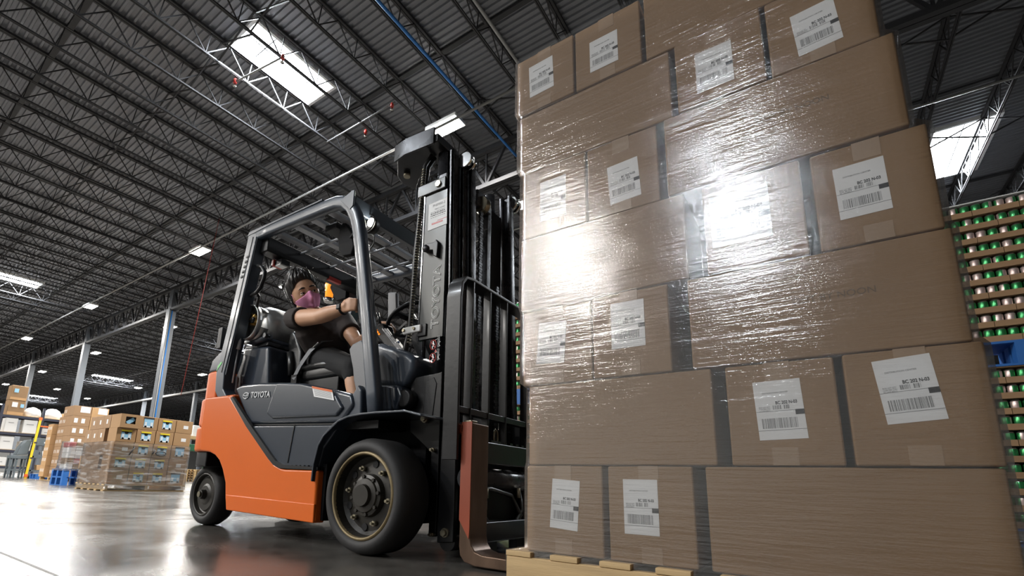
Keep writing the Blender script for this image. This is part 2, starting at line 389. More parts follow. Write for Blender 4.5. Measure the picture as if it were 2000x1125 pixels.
# skylights
for i, (x0, x1, y0, y1) in enumerate(SKY):
    f = MB(); zt = ZD + .35
    f.box((x0 - .07, y0 - .07, ZD - .07), (x0, y1 + .07, zt)).box((x1, y0 - .07, ZD - .07), (x1 + .07, y1 + .07, zt))
    f.box((x0, y0 - .07, ZD - .07), (x1, y0, zt)).box((x0, y1, ZD - .07), (x1, y1 + .07, zt))
    fo = f.build('window_%d' % (i + 1), M['white']); tag(fo, kind='structure')
    xm = (x0 + x1) / 2; ys = [y0 + (y1 - y0) * q for q in (0, .25, 1)]
    for a, b_ in ((x0, xm), (xm, x1)):
        for c, d in ((ys[0], ys[1]), (ys[1], ys[2])):
            MB().box((a + .012, c + .012, ZD + .02), (b_ - .012, d - .012, ZD + .03)).build('pane', M['pane'], fo)
    MB().box((xm - .012, y0, ZD + .012), (xm + .012, y1, ZD + .04)).box((x0, ys[1] - .012, ZD + .012), (x1, ys[1] + .012, ZD + .04)).build('glazing_bar', M['steel'], fo)
    ld = bpy.data.lights.new('skylight', 'AREA'); ld.shape = 'RECTANGLE'; ld.size = x1 - x0; ld.size_y = y1 - y0; ld.energy = (520 if i == 5 else 430) * (x1 - x0) * (y1 - y0); ld.color = (.88, .94, 1)
    lo = bpy.data.objects.new('skylight_daylight', ld); COL.objects.link(lo); lo.location = (xm, (y0 + y1) / 2, ZD + .01); lo.parent = fo
# walls
for nm, a, b_ in (('wall_left', (XL - .3, -30, 0), (XL, 62, 11.2)), ('wall_right', (XR, -30, 0), (XR + .3, 62, 11.2)), ('wall_back', (XL, 60, 0), (XR, 60.3, 11.2)), ('wall_front', (XL, -30.3, 0), (XR, -30, 11.2))):
    tag(MB().box(a, b_).build(nm, M['wall']), kind='structure')
tag(MB().box((XL, -30, 11.1), (XR, 62, 11.2)).build('ceiling_top', M['steel']), kind='structure')
# high bay lamps
def lamp(x, y, z, label, e=1.):
    t = thing('high_bay_light', label, 'ceiling light', (x, y, z), group='high bay lights under the roof')
    MB().box((x - .5, y - .24, z), (x + .5, y + .24, z + .09)).build('housing', M['white'], t, .01)
    MB().box((x - .46, y - .20, z - .018), (x + .46, y + .20, z)).build('diffuser', M['lamp'], t)
    for dx in (-.3, .3): MB().bar((x + dx, y, z + .08), (x + dx, y, 10.0), .012, .012).build('hanger_wire', M['steel'], t)
    ld = bpy.data.lights.new('lamp_light', 'AREA'); ld.shape = 'RECTANGLE'; ld.size = .9; ld.size_y = .4; ld.energy = LAMP_W * e; ld.color = (1, .96, .9); ld.spread = math.radians(178)
    lo = bpy.data.objects.new('lamp_light', ld); COL.objects.link(lo); lo.location = (x, y, z - .03); lo.parent = t; lo.matrix_parent_inverse = Matrix.Translation((-x, -y, -z))
zl = 9.55; q = (zl - .335) / 9.665
LROWS = [(9.1, [-7.42, -21.0, -34.0, -46.9, -60, -73], 'front'), (13.6, [-7.7, -47.2, -61.4, -75, -21, -34], 'second'), (22.5, [-47.4, -62, -78], 'third'), (27.1, [-62.2, -76, -90], 'fourth'),
         (-15.3, [-7.77, -21, -34], 'rear'), (-4.6, [-21, -34, -47], 'overhead'), (-10.2, [-14, -27, -40], 'added left rear fill'), (-20, [-14, -27], 'added far rear fill'), (17.9, [-73, -86, -99], 'fifth'), (9.1, [-86, -99], 'far front'), (13.6, [-88, -101], 'far second')]  # left rear and far rear rows are added, unseen lamps for frontal fill
for yy, xs, rn in LROWS:
    for i, xx in enumerate(xs):
        lamp(xx * q, yy * q, zl, 'bright white high bay light, %s in the %s lamp row' % (['nearest', 'second', 'third', 'fourth', 'fifth', 'sixth'][i], rn), .85 if rn == 'rear' and i == 0 else 1.)
# pipes and cords under the roof
def pipe(name, pts, r, m, label, cat='pipe'):
    o = MB().tube(pts, r, 8).build(name, m); return tag(o, label, cat)
pipe('sprinkler_pipe', [(-75, 8.11, 9.35), (2, 8.41, 9.35)], .033, M['pipe'], 'long pale sprinkler pipe crossing under the joists above the forklift mast')
pipe('sprinkler_pipe', [(-14, 14.2, 9.6), (8, 14.6, 9.6)], .03, M['pipe'], 'thin pale sprinkler pipe right of the tall carton load')
pipe('sprinkler_main', [(-95, 24.0, 9.0), (-22, 24.0, 9.0)], .11, M['white'], 'thick white sprinkler main along the middle column row')
pipe('sprinkler_pipe', [(-60, 18.3, 9.6), (-20, 18.3, 9.6)], .03, M['pipe_dark'], 'thin grey sprinkler pipe behind the nearest front-row column')
pipe('branch_pipe', [(-26.6, 10.9, 9.45), (-26.6, 24, 9.45)], .05, M['pipe'], 'grey pipe running away from the nearest front-row column')
pipe('air_pipe', [(-6.1, -6, 9.6), (-6.1, 24, 9.6)], .035, M['blue_pipe'], 'bright blue air pipe running along the joists above the mast')
pipe('conduit', [(-4.53, -6, 9.6), (-4.53, 24, 9.6)], .035, M['pipe'], 'pale grey conduit running along a joist beside the blue pipe')
pipe('blue_data_cable', [(-48, 23.6, 9.75), (-30, 23.6, 9.75)], .02, M['blue_pipe'], 'thin blue cable strung along the middle column row', 'cable')
pipe('red_pull_cord', [(-17.5, 8.1, 10.03), (-18.45, 8.1, 3.2)], .011, M['red_cord'], 'thin red cord hanging from the roof left of the forklift', 'cord')
pipe('sprinkler_drop_bar', [(-10.75, 4.85, 9.9), (-9.05, 5.1, 9.9)], .022, M['pipe'], 'short pale pipe crossing below the largest skylight')
pipe('sprinkler_branch', [(-10.7, 7.6, 9.95), (-7.9, 7.6, 9.95)], .022, M['pipe_dark'], 'short thin pipe bridging two joists past the largest skylight')
for (x, y, lb) in ((-10.7, 4.85, 'red sprinkler head near the far end of the short skylight pipe'), (-9.1, 5.1, 'red valve on the joist beside the largest skylight'), (-8.0, 7.6, 'red sprinkler head on the thin branch past the skylight'), (-9.3, 7.9, 'red sprinkler head left of the branch past the skylight')):
    t = thing('ceiling_sprinkler', lb, 'sprinkler', (x, y, 9.8))
    MB().lathe([(.0, -.1), (.05, -.1), (.05, -.09), (.015, -.08), (.02, .12)], (x, y, 9.85), 'z', 10).build('deflector', M['chrome'], t)
    MB().lathe([(.04, .0), (.045, .08), (.03, .12)], (x, y, 9.85), 'z', 10).build('fitting', M['red'], t)
# ================================================================== the load on the forks
YL = 1.60
def carton_mesh(dx, dy, dz, r=.006):
    b = MB(); b.box((0, 0, 0), (dx, dy, dz)); return b
bar_rng = random.Random(3)
LABEL_TXT = text_mesh('BC 202 N-03', .0125, extrude=.0002, bold=.0003)
LABEL_TXT2 = text_mesh('DISTRIBUTION CENTER', .0058, extrude=.0002)
LABEL_TXT3 = text_mesh('BOX LOT QTY\n12 EA PER CTN\nPO 4102 REV 2', .0052, extrude=.0002)
def barcode(b, x0, x1, z0, z1, y, n):
    x = x0
    while x < x1:
        wv = bar_rng.choice([.0009, .0009, .0018, .0027]); b.box((x, y - .0003, z0), (min(x + wv, x1), y, z1)); x += wv + bar_rng.choice([.0009, .0012, .002])
def ship_label(parent, x, z, wd, ht, y, tilt):
    """printed label on the face y=const, lower-left corner at x,z"""
    o = MB().box((x, y - .0006, z), (x + wd, y, z + ht)).build('shipping_label', M['label'], parent)
    ink = MB(); yy = y - .0007
    barcode(ink, x + .10 * wd, x + .84 * wd, z + .19 * ht, z + .36 * ht, yy, 40)
    barcode(ink, x + .37 * wd, x + .55 * wd, z + .505 * ht, z + .575 * ht, yy, 14); barcode(ink, x + .60 * wd, x + .72 * wd, z + .505 * ht, z + .575 * ht, yy, 10)
    ink.box((x, yy - .0003, z + .155 * ht), (x + wd, yy, z + .163 * ht)); ink.box((x, yy - .0003, z + .475 * ht), (x + .82 * wd, yy, z + .482 * ht))
    tag(ink.build('barcode', M['ink_grey'], o), kind='stuff')
    MB().box((x + .82 * wd, yy - .0003, z + .40 * ht), (x + wd, yy, z + .485 * ht)).build('black_block', M['ink'], o)
    s = wd / .112
    place_text('printed_code', LABEL_TXT, M['ink'], (x + .66 * wd, yy - .0002, z + .615 * ht), (1, 0, 0), (0, 0, 1), o, s * .75, s)
    place_text('printed_line', LABEL_TXT2, M['ink_grey'], (x + .45 * wd, yy - .0002, z + .79 * ht), (1, 0, 0), (0, 0, 1), o, s, s)
    place_text('printed_line', LABEL_TXT3, M['ink_grey'], (x + .19 * wd, yy - .0002, z + .52 * ht), (1, 0, 0), (0, 0, 1), o, s * .8, s)
    c = Vector((x + wd / 2, y, z + ht / 2)); o.location = (0, 0, 0)
    R_ = Matrix.Translation(c) @ Matrix.Rotation(math.radians(tilt), 4, 'Y') @ Matrix.Translation(-c)
    for q_ in [o] + list(o.children): q_.data.transform(R_)
    return o
# layer: z0, z1, [(x0, x1, kind, label rect or None)]
LAY = [
 (.118, .412, [(-.852, -.574, 'S', (-.757, .200, .100, .165, 4)), (-.557, -.300, 'S', (-.508, .203, .105, .168, 0)), (-.267, .341, 'L', None)]),
 (.415, .706, [(-.846, -.231, 'L', None), (-.195, .063, 'S', (-.125, .487, .112, .166, -2)), (.081, .343, 'S', (.145, .521, .110, .163, -5)) ]),
 (.709, 1.004, [(-.875, -.600, 'S', (-.812, .787, .112, .160, 4)), (-.594, -.338, 'S', (-.528, .805, .112, .163, 0)), (-.281, .328, 'L', None)]),
 (1.008, 1.310, [(-.882, -.271, 'L', None), (-.219, .043, 'S', (-.200, 1.090, .160, .175, 0)), (.068, .319, 'S', (.117, 1.090, .110, .158, -1)) ]),
 (1.314, 1.612, [(-.880, -.608, 'S', (-.799, 1.372, .110, .172, 0)), (-.602, -.346, 'S', (-.522, 1.355, .110, .156, -3)), (-.320, .288, 'L', None)]),
 (1.615, 1.893, [(-.896, -.290, 'L', None), (-.270, -.010, 'S', (-.207, 1.662, .110, .155, 0)), (.003, .262, 'S', (.070, 1.655, .108, .153, -4)) ]),
 (1.896, 2.178, [(-.907, -.646, 'S', (-.846, 1.970, .111, .154, -2)), (-.639, -.381, 'S', (-.578, 1.952, .111, .142, 0)), (-.367, .240, 'L', None)]),
]
ORD = ['bottom', 'second', 'third', 'fourth', 'fifth', 'sixth', 'top']
POS = ['left', 'middle', 'right']
MARK = text_mesh('OUT BY NOON', .026, extrude=.0002)
for li, (z0, z1, row) in enumerate(LAY):
    nS = 0
    for bi, (x0, x1, kd, lb) in enumerate(row):
        dy = .57 if kd == 'S' else .27
        txt = ('brown carton with barcode label, %s in the %s layer of the wrapped load' if kd == 'S' else 'long plain brown carton, %s in the %s layer of the wrapped load') % (POS[bi], ORD[li])
        t = thing('carton', txt, 'box', (x0, YL, z0), group='cartons of the wrapped load')
        g = .004 * ((li + bi) % 3)
        MB().box((x0, YL + g, z0), (x1, YL + g + dy, z1)).build('carton_body', M['card'], t, .006, 2)
        xm = (x0 + x1) / 2
        if kd == 'S':
            MB().box((xm - .03, YL + g - .0008, z1 - .055), (xm + .03, YL + g + .001, z1 + .0008)).build('tape', M['tape'], t)
            MB().box((xm - .03, YL + g - .0008, z0 + .002), (xm + .03, YL + g + .001, z0 + .05)).build('tape', M['tape'], t)
            x, z, wd, ht, tl = lb
            ship_label(t, x, z, wd, ht, YL + g - .0004, tl)
        elif li in (2, 4):
            place_text('printed_marking', MARK, M['ink_brown'], (x0 + .36, YL + g - .0006, z0 + .165), (1, 0, 0), (0, 0, 1), t)
        if kd == 'L':
            t2 = thing('carton', 'hidden brown carton behind the long %s layer carton of the load' % ORD[li], 'box', (x0, YL + .3, z0), group='cartons of the wrapped load')
            MB().box((x0, YL + .29, z0), (x1, YL + .57, z1)).build('carton_body', M['card'], t2, .006, 1)
    for bi, (x0, x1, kd, lb) in enumerate(row):
        t3 = thing('carton', 'brown carton, rear row, %s, %s layer of the wrapped load' % (POS[bi], ORD[li]), 'box', (x0, YL + .6, z0), group='cartons of the wrapped load')
        MB().box((x0, YL + .58, z0), (x1, YL + 1.1, z1)).build('carton_body', M['card'], t3, .006, 1)
# timber pallet under the load
pt = thing('pallet', 'pale timber pallet under the tall wrapped carton load', 'pallet', (-.28, 2.15, 0))
zz = .116
for k in range(8):
    xa = -.92 + k * .169; MB().box((xa, 1.572, zz - .018), (xa + .097, 2.728, zz)).build('deck_board', M['wood'], pt, .002, 1)
for ya in (1.575, 2.13, 2.685):
    MB().box((-.92, ya, .014), (.36, ya + .04, zz - .018)).build('stringer', M['wood'], pt, .003, 1)
    MB().box((-.92, ya - .02, .001), (.36, ya + .06, .014)).build('bottom_board', M['wood'], pt, .002, 1)
# stretch film around the cartons
def film_shell(rows, y0, y1, name, m, label, seed, amp=.006, skirt=True, res=.03):
    """rows: (z, x_left, x_right) sorted by z"""
    rg = random.Random(seed); vs = []; fs = []; per = None; R_ = .012
    nx = max(8, int((rows[0][2] - rows[0][1]) / res)); ny = max(8, int((y1 - y0) / (res * 1.6)))
    zs = []
    for i in range(len(rows) - 1):
        n = max(1, int(round((rows[i + 1][0] - rows[i][0]) / res)))
        for k in range(n): q = k / n; zs.append([rows[i][j] * (1 - q) + rows[i + 1][j] * q for j in range(3)] + [rows[i][3] * (1 - q) + rows[i + 1][3] * q])
    zs.append(list(rows[-1]))
    P_ = [rg.uniform(0, 6) for _ in range(12)]
    def wob(u, z): return amp * .5 * (math.sin(u * 9 + z * 31 + P_[0]) * math.sin(z * 47 + u * 3 + P_[1]) + .6 * math.sin(z * 83 + u * 5 + P_[2]))
    for (z, xl, xr, e) in zs:
        ring = []
        for i in range(nx): ring.append((xl + (xr - xl) * i / nx, y0, 0, -1))
        for i in range(ny): ring.append((xr, y0 + (y1 - y0) * i / ny, 1, 0))
        for i in range(nx): ring.append((xr - (xr - xl) * i / nx, y1, 0, 1))
        for i in range(ny): ring.append((xl, y1 - (y1 - y0) * i / ny, -1, 0))
        per = len(ring)
        for (x, y, ax, ay) in ring:
            d = e + .004 + abs(wob(x + y * 1.7, z)); vs.append((x + ax * d, y + ay * d, z))
    for r in range(len(zs) - 1):
        for j in range(per): fs.append((r * per + j, r * per + (j + 1) % per, (r + 1) * per + (j + 1) % per, (r + 1) * per + j))
    b = MB(); b.add(vs, fs, True); return b
rows = [(.05, -.93, .37, .004), (.115, -.93, .37, .002)]
for (z0, z1, row) in LAY:
    rows += [(z0 + .01, row[0][0] - .004, row[-1][1] + .004, .001), (z1 - .008, row[0][0] - .004, row[-1][1] + .004, .001)]
rows.append((LAY[-1][1] + .004, LAY[-1][2][0][0] + .01, LAY[-1][2][-1][1] - .01, 0))
fo = film_shell(rows, YL - .004, YL + 1.104, 'w', M['film'], '', 5, .0022).build('stretch_film', M['film'])
tag(fo, 'clear wrinkled stretch film wound around the tall carton load', 'stretch film')
# ================================================================== the forklift
YR, YLF = 1.66, 2.78; YC = (YR + YLF) / 2
fk = thing('forklift', 'orange and slate blue counterbalance forklift carrying the wrapped carton load', 'forklift', (-2.4, YC, 0))
def P(name, b, m, parent=None, bevel=0, seg=2, **k): return b.build(name, M[m], parent if parent is not None else fk, bevel, seg, **k)
def mir(y): return 2 * YC - y
# --- orange frame sides
arch = [(-3.30 + .265 * math.cos(a), .24 + .265 * math.sin(a)) for a in [math.radians(d) for d in (18, 40, 62, 84)]]
side = [(-3.411, .874), (-3.096, .866), (-3.07, .845), (-2.833, .653), (-2.56, .452), (-2.50, .415), (-2.44, .396), (-2.398, .390), (-2.115, .388), (-2.112, .215), (-2.105, .119), (-2.951, .138), (-2.985, .20),
        (-3.01, .30), (-3.066, .385), (-3.12, .44), (-3.184, .475), (-3.26, .495), (-3.38, .503), (-3.42, .68)]
for y0, y1 in ((YR, YR + .07), (mir(YR + .07), mir(YR))):
    P('side_panel', MB().prism(side, y0, y1), 'orange', None, .014, 3)
    P('sill_ledge', MB().prism([(-2.98, .23), (-2.112, .215), (-2.108, .119), (-2.951, .138)], y0 - (.004 if y0 < 2 else -.004), y1 - (.004 if y0 < 2 else -.004)), 'orange', None, .006)
def plan(x_in, x_s, x_r, yo, r):
    """counterweight outline seen from above with rounded rear corners"""
    pts = [(x_in, yo)]
    for k in range(6):
        a = PI / 2 * k / 5; pts.append((x_s - (x_s - x_r) * math.sin(a), yo + r * (1 - math.cos(a))))
    return pts + [(p[0], mir(p[1])) for p in reversed(pts)]
cw = MB()
cw.prism(plan(-3.05, -3.40, -3.66, YR + .003, .30), .672, .872, 'z')
o = P('counterweight', cw, 'orange_cast', None, .02, 3)
P('counterweight_lower', MB().prism(plan(-3.25, -3.40, -3.71, YR + .003, .30), .502, .674, 'z'), 'orange_cast', o, .02, 3)
P('counterweight_tower', MB().prism(plan(-3.44, -3.55, -3.72, 1.745, .2), .87, 1.095, 'z'), 'orange_cast', o, .02, 3)
P('rear_skirt', MB().prism(plan(-3.34, -3.42, -3.69, YR + .03, .28), .40, .503, 'z'), 'plastic', o, .01)
P('rear_cap', MB().prism([(-3.62, 1.097), (-3.45, 1.10), (-3.43, 1.26), (-3.50, 1.235), (-3.585, 1.19)], 1.76, mir(1.76)), 'slate_body', None, .012, 3)
# --- black chassis inside
P('chassis', MB().box((-3.02, YR + .09, .14), (-2.13, mir(YR + .09), .60)).box((-3.5, 1.97, .25), (-3.0, mir(1.97), .64)).box((-2.13, 1.95, .14), (-1.62, mir(1.95), .60)), 'matte_black')
P('steer_axle', MB().box((-3.45, 1.93, .16), (-3.33, mir(1.93), .28)), 'black')
P('drive_axle', MB().cyl((-1.745, 1.86, .27), (-1.745, mir(1.86), .27), .09, 16), 'black')
# --- hood and step
hood = [(-3.09, .918), (-3.0, .935), (-2.80, .928), (-2.625, .912), (-2.354, .882), (-2.05, .815), (-1.93, .785), (-1.905, .72), (-1.99, .632), (-2.4, .648), (-2.845, .664), (-2.87, .675)]
h_o = P('hood', MB().prism(hood, 1.685, mir(1.685)), 'slate_body', None, .022, 4)
# raised shoulder of the hood
P('hood_shoulder', MB().prism([(-2.59, .905), (-2.35, .878), (-2.06, .81), (-1.97, .71), (-2.02, .668), (-2.60, .685), (-2.665, .72)], 1.670, 1.70), 'slate_body', h_o, .016, 3)
P('hood_rear_deck', MB().prism([(-3.42, .90), (-3.40, 1.0), (-3.32, 1.16), (-3.30, 1.27), (-2.98, 1.235), (-2.93, .93)], 1.83, mir(1.83)), 'slate_body', h_o, .03, 3)
P('hood_seam', MB().prism([(-2.855, .657), (-1.995, .624), (-1.995, .632), (-2.86, .665)], 1.69, mir(1.69)), 'plastic', h_o)
step = [(-2.86, .652), (-1.99, .62), (-2.03, .57), (-2.10, .50), (-2.125, .40), (-2.40, .40), (-2.48, .41), (-2.56, .445)]
s_o = P('step_panel', MB().prism(step, 1.672, 1.79), 'slate_body', None, .008, 3)
P('step_panel', MB().prism(step, mir(1.79), mir(1.672)), 'slate_body', None, .008, 3)
P('panel_groove', MB().bar((-2.365, 1.670, .640), (-2.395, 1.670, .425), .004, .007), 'plastic', s_o)
tr = MB().prism([(-3.065, .838), (-3.05, .852), (-2.82, .672), (-2.545, .472), (-2.49, .434), (-2.43, .414), (-2.11, .402), (-2.11, .388), (-2.45, .394), (-2.51, .412), (-2.57, .45), (-2.84, .647)], YR - .004, YR + .02)
P('edge_trim', tr, 'plastic')
for k in range(9):
    P('tread_stud', MB().ball((-2.42 + .036 * k, YR + .008, .408), (.007, .007, .005), 8, 5), 'plastic')
P('foot_step', MB().box((-2.46, YR + .01, .388), (-2.11, YR + .12, .402)), 'plastic')
# lettering and badge on the hood
TOY = text_mesh('TOYOTA', .052, extrude=.0012, bold=.0012)
place_text('lettering', TOY, M['silver_letter'], (-2.765, 1.682, .845), (1, 0, -.055), (.07, 0, 1), h_o, .98, 1.)
bd = MB().tube([(-2.928 + .030 * math.cos(a), 1.682, .852 + .020 * math.sin(a)) for a in [2 * PI * k / 24 for k in range(24)]], .0032, 6, True)
bd.tube([(-2.928 + .030 * math.cos(a), 1.682, .861 + .0095 * math.sin(a)) for a in [2 * PI * k / 20 for k in range(20)]], .0028, 6, True)
bd.tube([(-2.928 + .010 * math.cos(a), 1.682, .853 + .019 * math.sin(a)) for a in [2 * PI * k / 20 for k in range(20)]], .0028, 6, True)
P('badge', bd, 'silver_letter', h_o)
st = P('warning_sticker', MB().prism([(-2.235, .848), (-2.058, .810), (-2.035, .752), (-2.207, .786)], 1.664, 1.6675), 'label', h_o)
P('sticker_band', MB().prism([(-2.235, .848), (-2.058, .810), (-2.053, .797), (-2.229, .835)], 1.6632, 1.6655), 'orange', st)
b = MB()
for k in range(7):
    q = .26 + .095 * k
    b.prism([(-2.235 + .028 * q + .012, .848 - .062 * q - .002), (-2.058 + .023 * q - .012, .810 - .058 * q + .003), (-2.058 + .023 * q - .012, .8075 - .058 * q + .003), (-2.235 + .028 * q + .012, .8455 - .062 * q - .002)], 1.6634, 1.6655)
tag(P('sticker_text', b, 'ink_grey', st), kind='stuff')
# --- front fender and cowl
arc = [(-2.14, .33), (-2.137, .419), (-2.112, .515), (-2.075, .565), (-2.025, .607), (-1.965, .642), (-1.894, .661), (-1.80, .669), (-1.694, .670), (-1.508, .666), (-1.407, .641)]
thick = [(x + .012 * (1 if i < 5 else .3), z - .012 * (.3 if i < 4 else 1)) for i, (x, z) in enumerate(arc)]
for a, b_ in ((1.64, 1.96), (mir(1.96), mir(1.64))):
    P('fender', MB().prism(arc + list(reversed(thick)), a, b_), 'slate_body', None, .004)
P('wheel_well', MB().box((-2.12, 1.92, .2), (-1.60, 1.945, .66)), 'matte_black'); P('well_front_wall', MB().box((-2.13, 1.70, .13), (-2.09, 1.95, .42)), 'matte_black')
P('cowl_corner', MB().prism([(-2.03, .655), (-1.985, .72), (-1.90, .835), (-1.87, .80), (-1.86, .665)], 1.70, 1.80), 'slate', None, .012, 3)
P('cowl_side_plate', MB().prism([(-2.037, 1.05), (-2.012, 1.078), (-1.945, 1.094), (-1.90, 1.06), (-1.86, .80), (-1.89, .79), (-1.945, .785), (-1.98, .87), (-1.993, .933)], 1.735, 1.80), 'grey_plastic', None, .012, 3)
P('cowl_side_plate', MB().prism([(-2.037, 1.05), (-2.012, 1.078), (-1.945, 1.094), (-1.90, 1.06), (-1.86, .80), (-1.89, .79), (-1.945, .785), (-1.98, .87), (-1.993, .933)], mir(1.80), mir(1.735)), 'grey_plastic', None, .012, 3)
da = P('front_cowl', MB().prism([(-2.0, 1.105), (-1.93, 1.11), (-1.72, 1.03), (-1.66, .985), (-1.66, .92), (-1.72, .83), (-1.95, .86), (-1.97, .9)], 1.86, mir(1.86)), 'slate', None, .035, 4)
P('cowl_lower', MB().prism([(-1.96, .868), (-1.73, .838), (-1.70, .78), (-1.74, .70), (-1.95, .70)], 1.83, mir(1.83)), 'slate_body', da, .02, 3)
P('floor_plate', MB().box((-2.35, 1.72, .60), (-1.75, mir(1.72), .64)), 'plastic')
hl = P('head_lamp', MB().lathe([(.0, -.006), (.032, -.006), (.038, .01), (.034, .05), (.0, .05)], (-1.70, 1.845, .765), 'y', 18), 'chrome', da)
P('lamp_bezel', MB().lathe([(.040, -.01), (.048, -.008), (.05, .05)], (-1.70, 1.845, .765), 'y', 18), 'plastic', hl)
# --- overhead guard
path = [(-1.778, .665), (-1.80, .78), (-1.845, 1.0), (-1.925, 1.385), (-1.985, 1.65), (-2.022, 1.79), (-2.052, 1.865), (-2.095, 1.935), (-2.155, 1.985), (-2.235, 2.012), (-2.36, 2.022), (-2.65, 2.032), (-2.95, 2.045), (-3.12, 2.05)]
def sweep_rect(path, y0, y1, t):
    """rounded rectangular section swept along a path in the x-z plane"""
    b = MB(); n = len(path); rings = []
    for i, (x, z) in enumerate(path):
        a = path[max(0, i - 1)]; c = path[min(n - 1, i + 1)]; d = Vector((c[0] - a[0], c[1] - a[1])).normalized(); nx, nz = -d.y, d.x
        ring = []; h = t / 2; yc = (y0 + y1) / 2; hw = (y1 - y0) / 2
        for k in range(16):
            a2 = 2 * PI * k / 16; cx, cy = math.cos(a2), math.sin(a2); e = .55
            u = math.copysign(abs(cx) ** e, cx) * h; v = math.copysign(abs(cy) ** e, cy) * hw; ring.append((x + nx * u, yc + v, z + nz * u))
        rings.append(ring)
    vs = [v for r in rings for v in r]; fs = []
    for i in range(n - 1):
        for k in range(16): fs.append((i * 16 + k, i * 16 + (k + 1) % 16, (i + 1) * 16 + (k + 1) % 16, (i + 1) * 16 + k))
    b.add(vs, fs, True); b.f += [tuple(range(16)), tuple(reversed(range((n - 1) * 16, n * 16)))]; b.sm += [False, False]; return b
GR, GL = 1.695, mir(1.695)
for y in (GR, GL):
    s = 1 if y == GR else -1
    g = P('guard_front_rail', sweep_rect(path, min(y, y + s * .062), max(y, y + s * .062), .080), 'slate')
    pr_ = [(-3.185, 2.075), (-3.075, 2.055), (-3.075, 2.0), (-3.20, 1.32), (-3.265, 1.05), (-3.255, .93), (-3.19, .87), (-3.09, .85), (-3.13, .84), (-3.30, .86), (-3.36, .92), (-3.38, 1.08), (-3.345, 1.21), (-3.30, 1.42), (-3.20, 1.97)]
    rp = P('guard_rear_pillar', MB().prism(pr_, min(y, y + s * .09), max(y, y + s * .09)), 'slate', None, .014, 3)
    if s == 1:
        P('pillar_channel', MB().bar((-3.082, y + .012, 2.03), (-3.212, y + .012, 1.32), .010, .03).bar((-3.212, y + .012, 1.32), (-3.268, y + .012, 1.03), .010, .03), 'slate_body', rp, .003)
        P('pillar_groove', MB().bar((-3.115, y - .001, 2.03), (-3.24, y - .001, 1.36), .004, .006).bar((-3.24, y - .001, 1.36), (-3.30, y - .001, 1.05), .004, .006), 'plastic', rp)
        for k in range(5):
            c = (-3.152 - .0105 * k, y - .0015, 1.885 - .036 * k)
            P('vent_slot', MB().ball(c, (.022, .004, .0105), 10, 6), 'plastic', rp)
        P('vent_plate', MB().prism([(-3.122, 1.925), (-3.178, 1.915), (-3.232, 1.715), (-3.176, 1.70)], y - .0006, y + .003), 'slate', rp)
        P('green_leaf_decal', MB().prism([(-3.372, 1.062), (-3.352, 1.085), (-3.318, 1.112), (-3.308, 1.128), (-3.33, 1.125), (-3.36, 1.10), (-3.362, 1.085)], y - .002, y + .003), 'green_decal', rp)
P('guard_top_plate', MB().prism([(-3.20, 2.055), (-3.17, 2.088), (-2.9, 2.08), (-2.35, 2.068), (-2.35, 2.055), (-2.9, 2.062)], GR - .003, GR + .09), 'slate', None, .004)
P('guard_front_beam', MB().prism([(-2.14, 1.93), (-2.075, 1.91), (-2.055, 1.995), (-2.11, 2.01)], GR + .02, GL - .02), 'slate', None, .006)
for y0 in (GR - .004, GL - .008):
    P('guard_gusset', MB().prism([(-2.17, 1.99), (-2.07, 2.022), (-2.05, 2.018), (-2.05, 1.92), (-2.075, 1.90)], y0, y0 + .012), 'slate', None, .003)
P('guard_rear_beam', MB().box((-3.10, GR + .05, 1.915), (-3.0, GL - .05, 2.03)), 'plastic', None, .01)
for xs in (-2.90, -2.70, -2.53, -2.36):
    P('guard_slat', MB().box((xs - .03, GR + .03, 2.010), (xs + .03, GL - .03, 2.035)), 'slat', None, .004)
for yy in (2.02, 2.30, 2.56):
    P('guard_rod', MB().cyl((-3.04, yy, 2.005), (-2.1, yy, 2.005), .009, 8), 'slat')
P('speaker_box', MB().box((-2.52, 1.86, 1.965), (-2.40, 1.98, 2.01)), 'plastic', None, .006)
gh = MB().tube([(-3.085, 1.74, 1.815), (-3.02, 1.735, 1.79), (-2.965, 1.73, 1.735), (-2.968, 1.73, 1.69), (-3.0, 1.73, 1.625), (-3.05, 1.735, 1.605), (-3.13, 1.745, 1.60)], .014, 8)
P('grab_handle', gh, 'plastic')
gh2 = MB().tube([(-2.02, 1.80, 1.71), (-2.075, 1.80, 1.66), (-2.085, 1.80, 1.58), (-2.055, 1.80, 1.35), (-2.02, 1.80, 1.22), (-1.94, 1.79, 1.20)], .013, 8)
P('front_grab_handle', gh2, 'plastic')
# mirror and work lamp
mr_ = P('rear_view_mirror', MB().prism([(-2.352, 1.945), (-2.335, 1.972), (-2.30, 1.962), (-2.235, 1.87), (-2.205, 1.775), (-2.222, 1.72), (-2.30, 1.73), (-2.345, 1.78), (-2.362, 1.86)], 1.85, 1.885), 'matte_black', None, .008, 3)
P('mirror_arm', MB().tube([(-2.27, 1.87, 1.85), (-2.20, 1.83, 1.83), (-2.06, 1.74, 1.80)], .008, 6), 'plastic', mr_)
wl = P('work_lamp', MB().lathe([(.0, .03), (.045, .03), (.052, .0), (.054, -.02)], (-2.078, 1.87, 1.880), 'y', 20), 'plastic')
wm = emis('work_lamp_led', (1, .96, .82), 60)
MB().lathe([(.0, -.004), (.026, -.004), (.026, .004)], (-2.058, 1.846, 1.886), 'y', 14).build('led', wm, wl)
P('lamp_guard', MB().tube([(-2.090 + .068 * math.cos(a), 1.842, 1.888 + .056 * math.sin(a)) for a in [2 * PI * k / 24 for k in range(24)]], .004, 6, True), 'plastic', wl)
P('lamp_bracket', MB().bar((-2.085, 1.89, 1.89), (-2.10, 1.89, 1.96), .02, .02), 'plastic', wl)
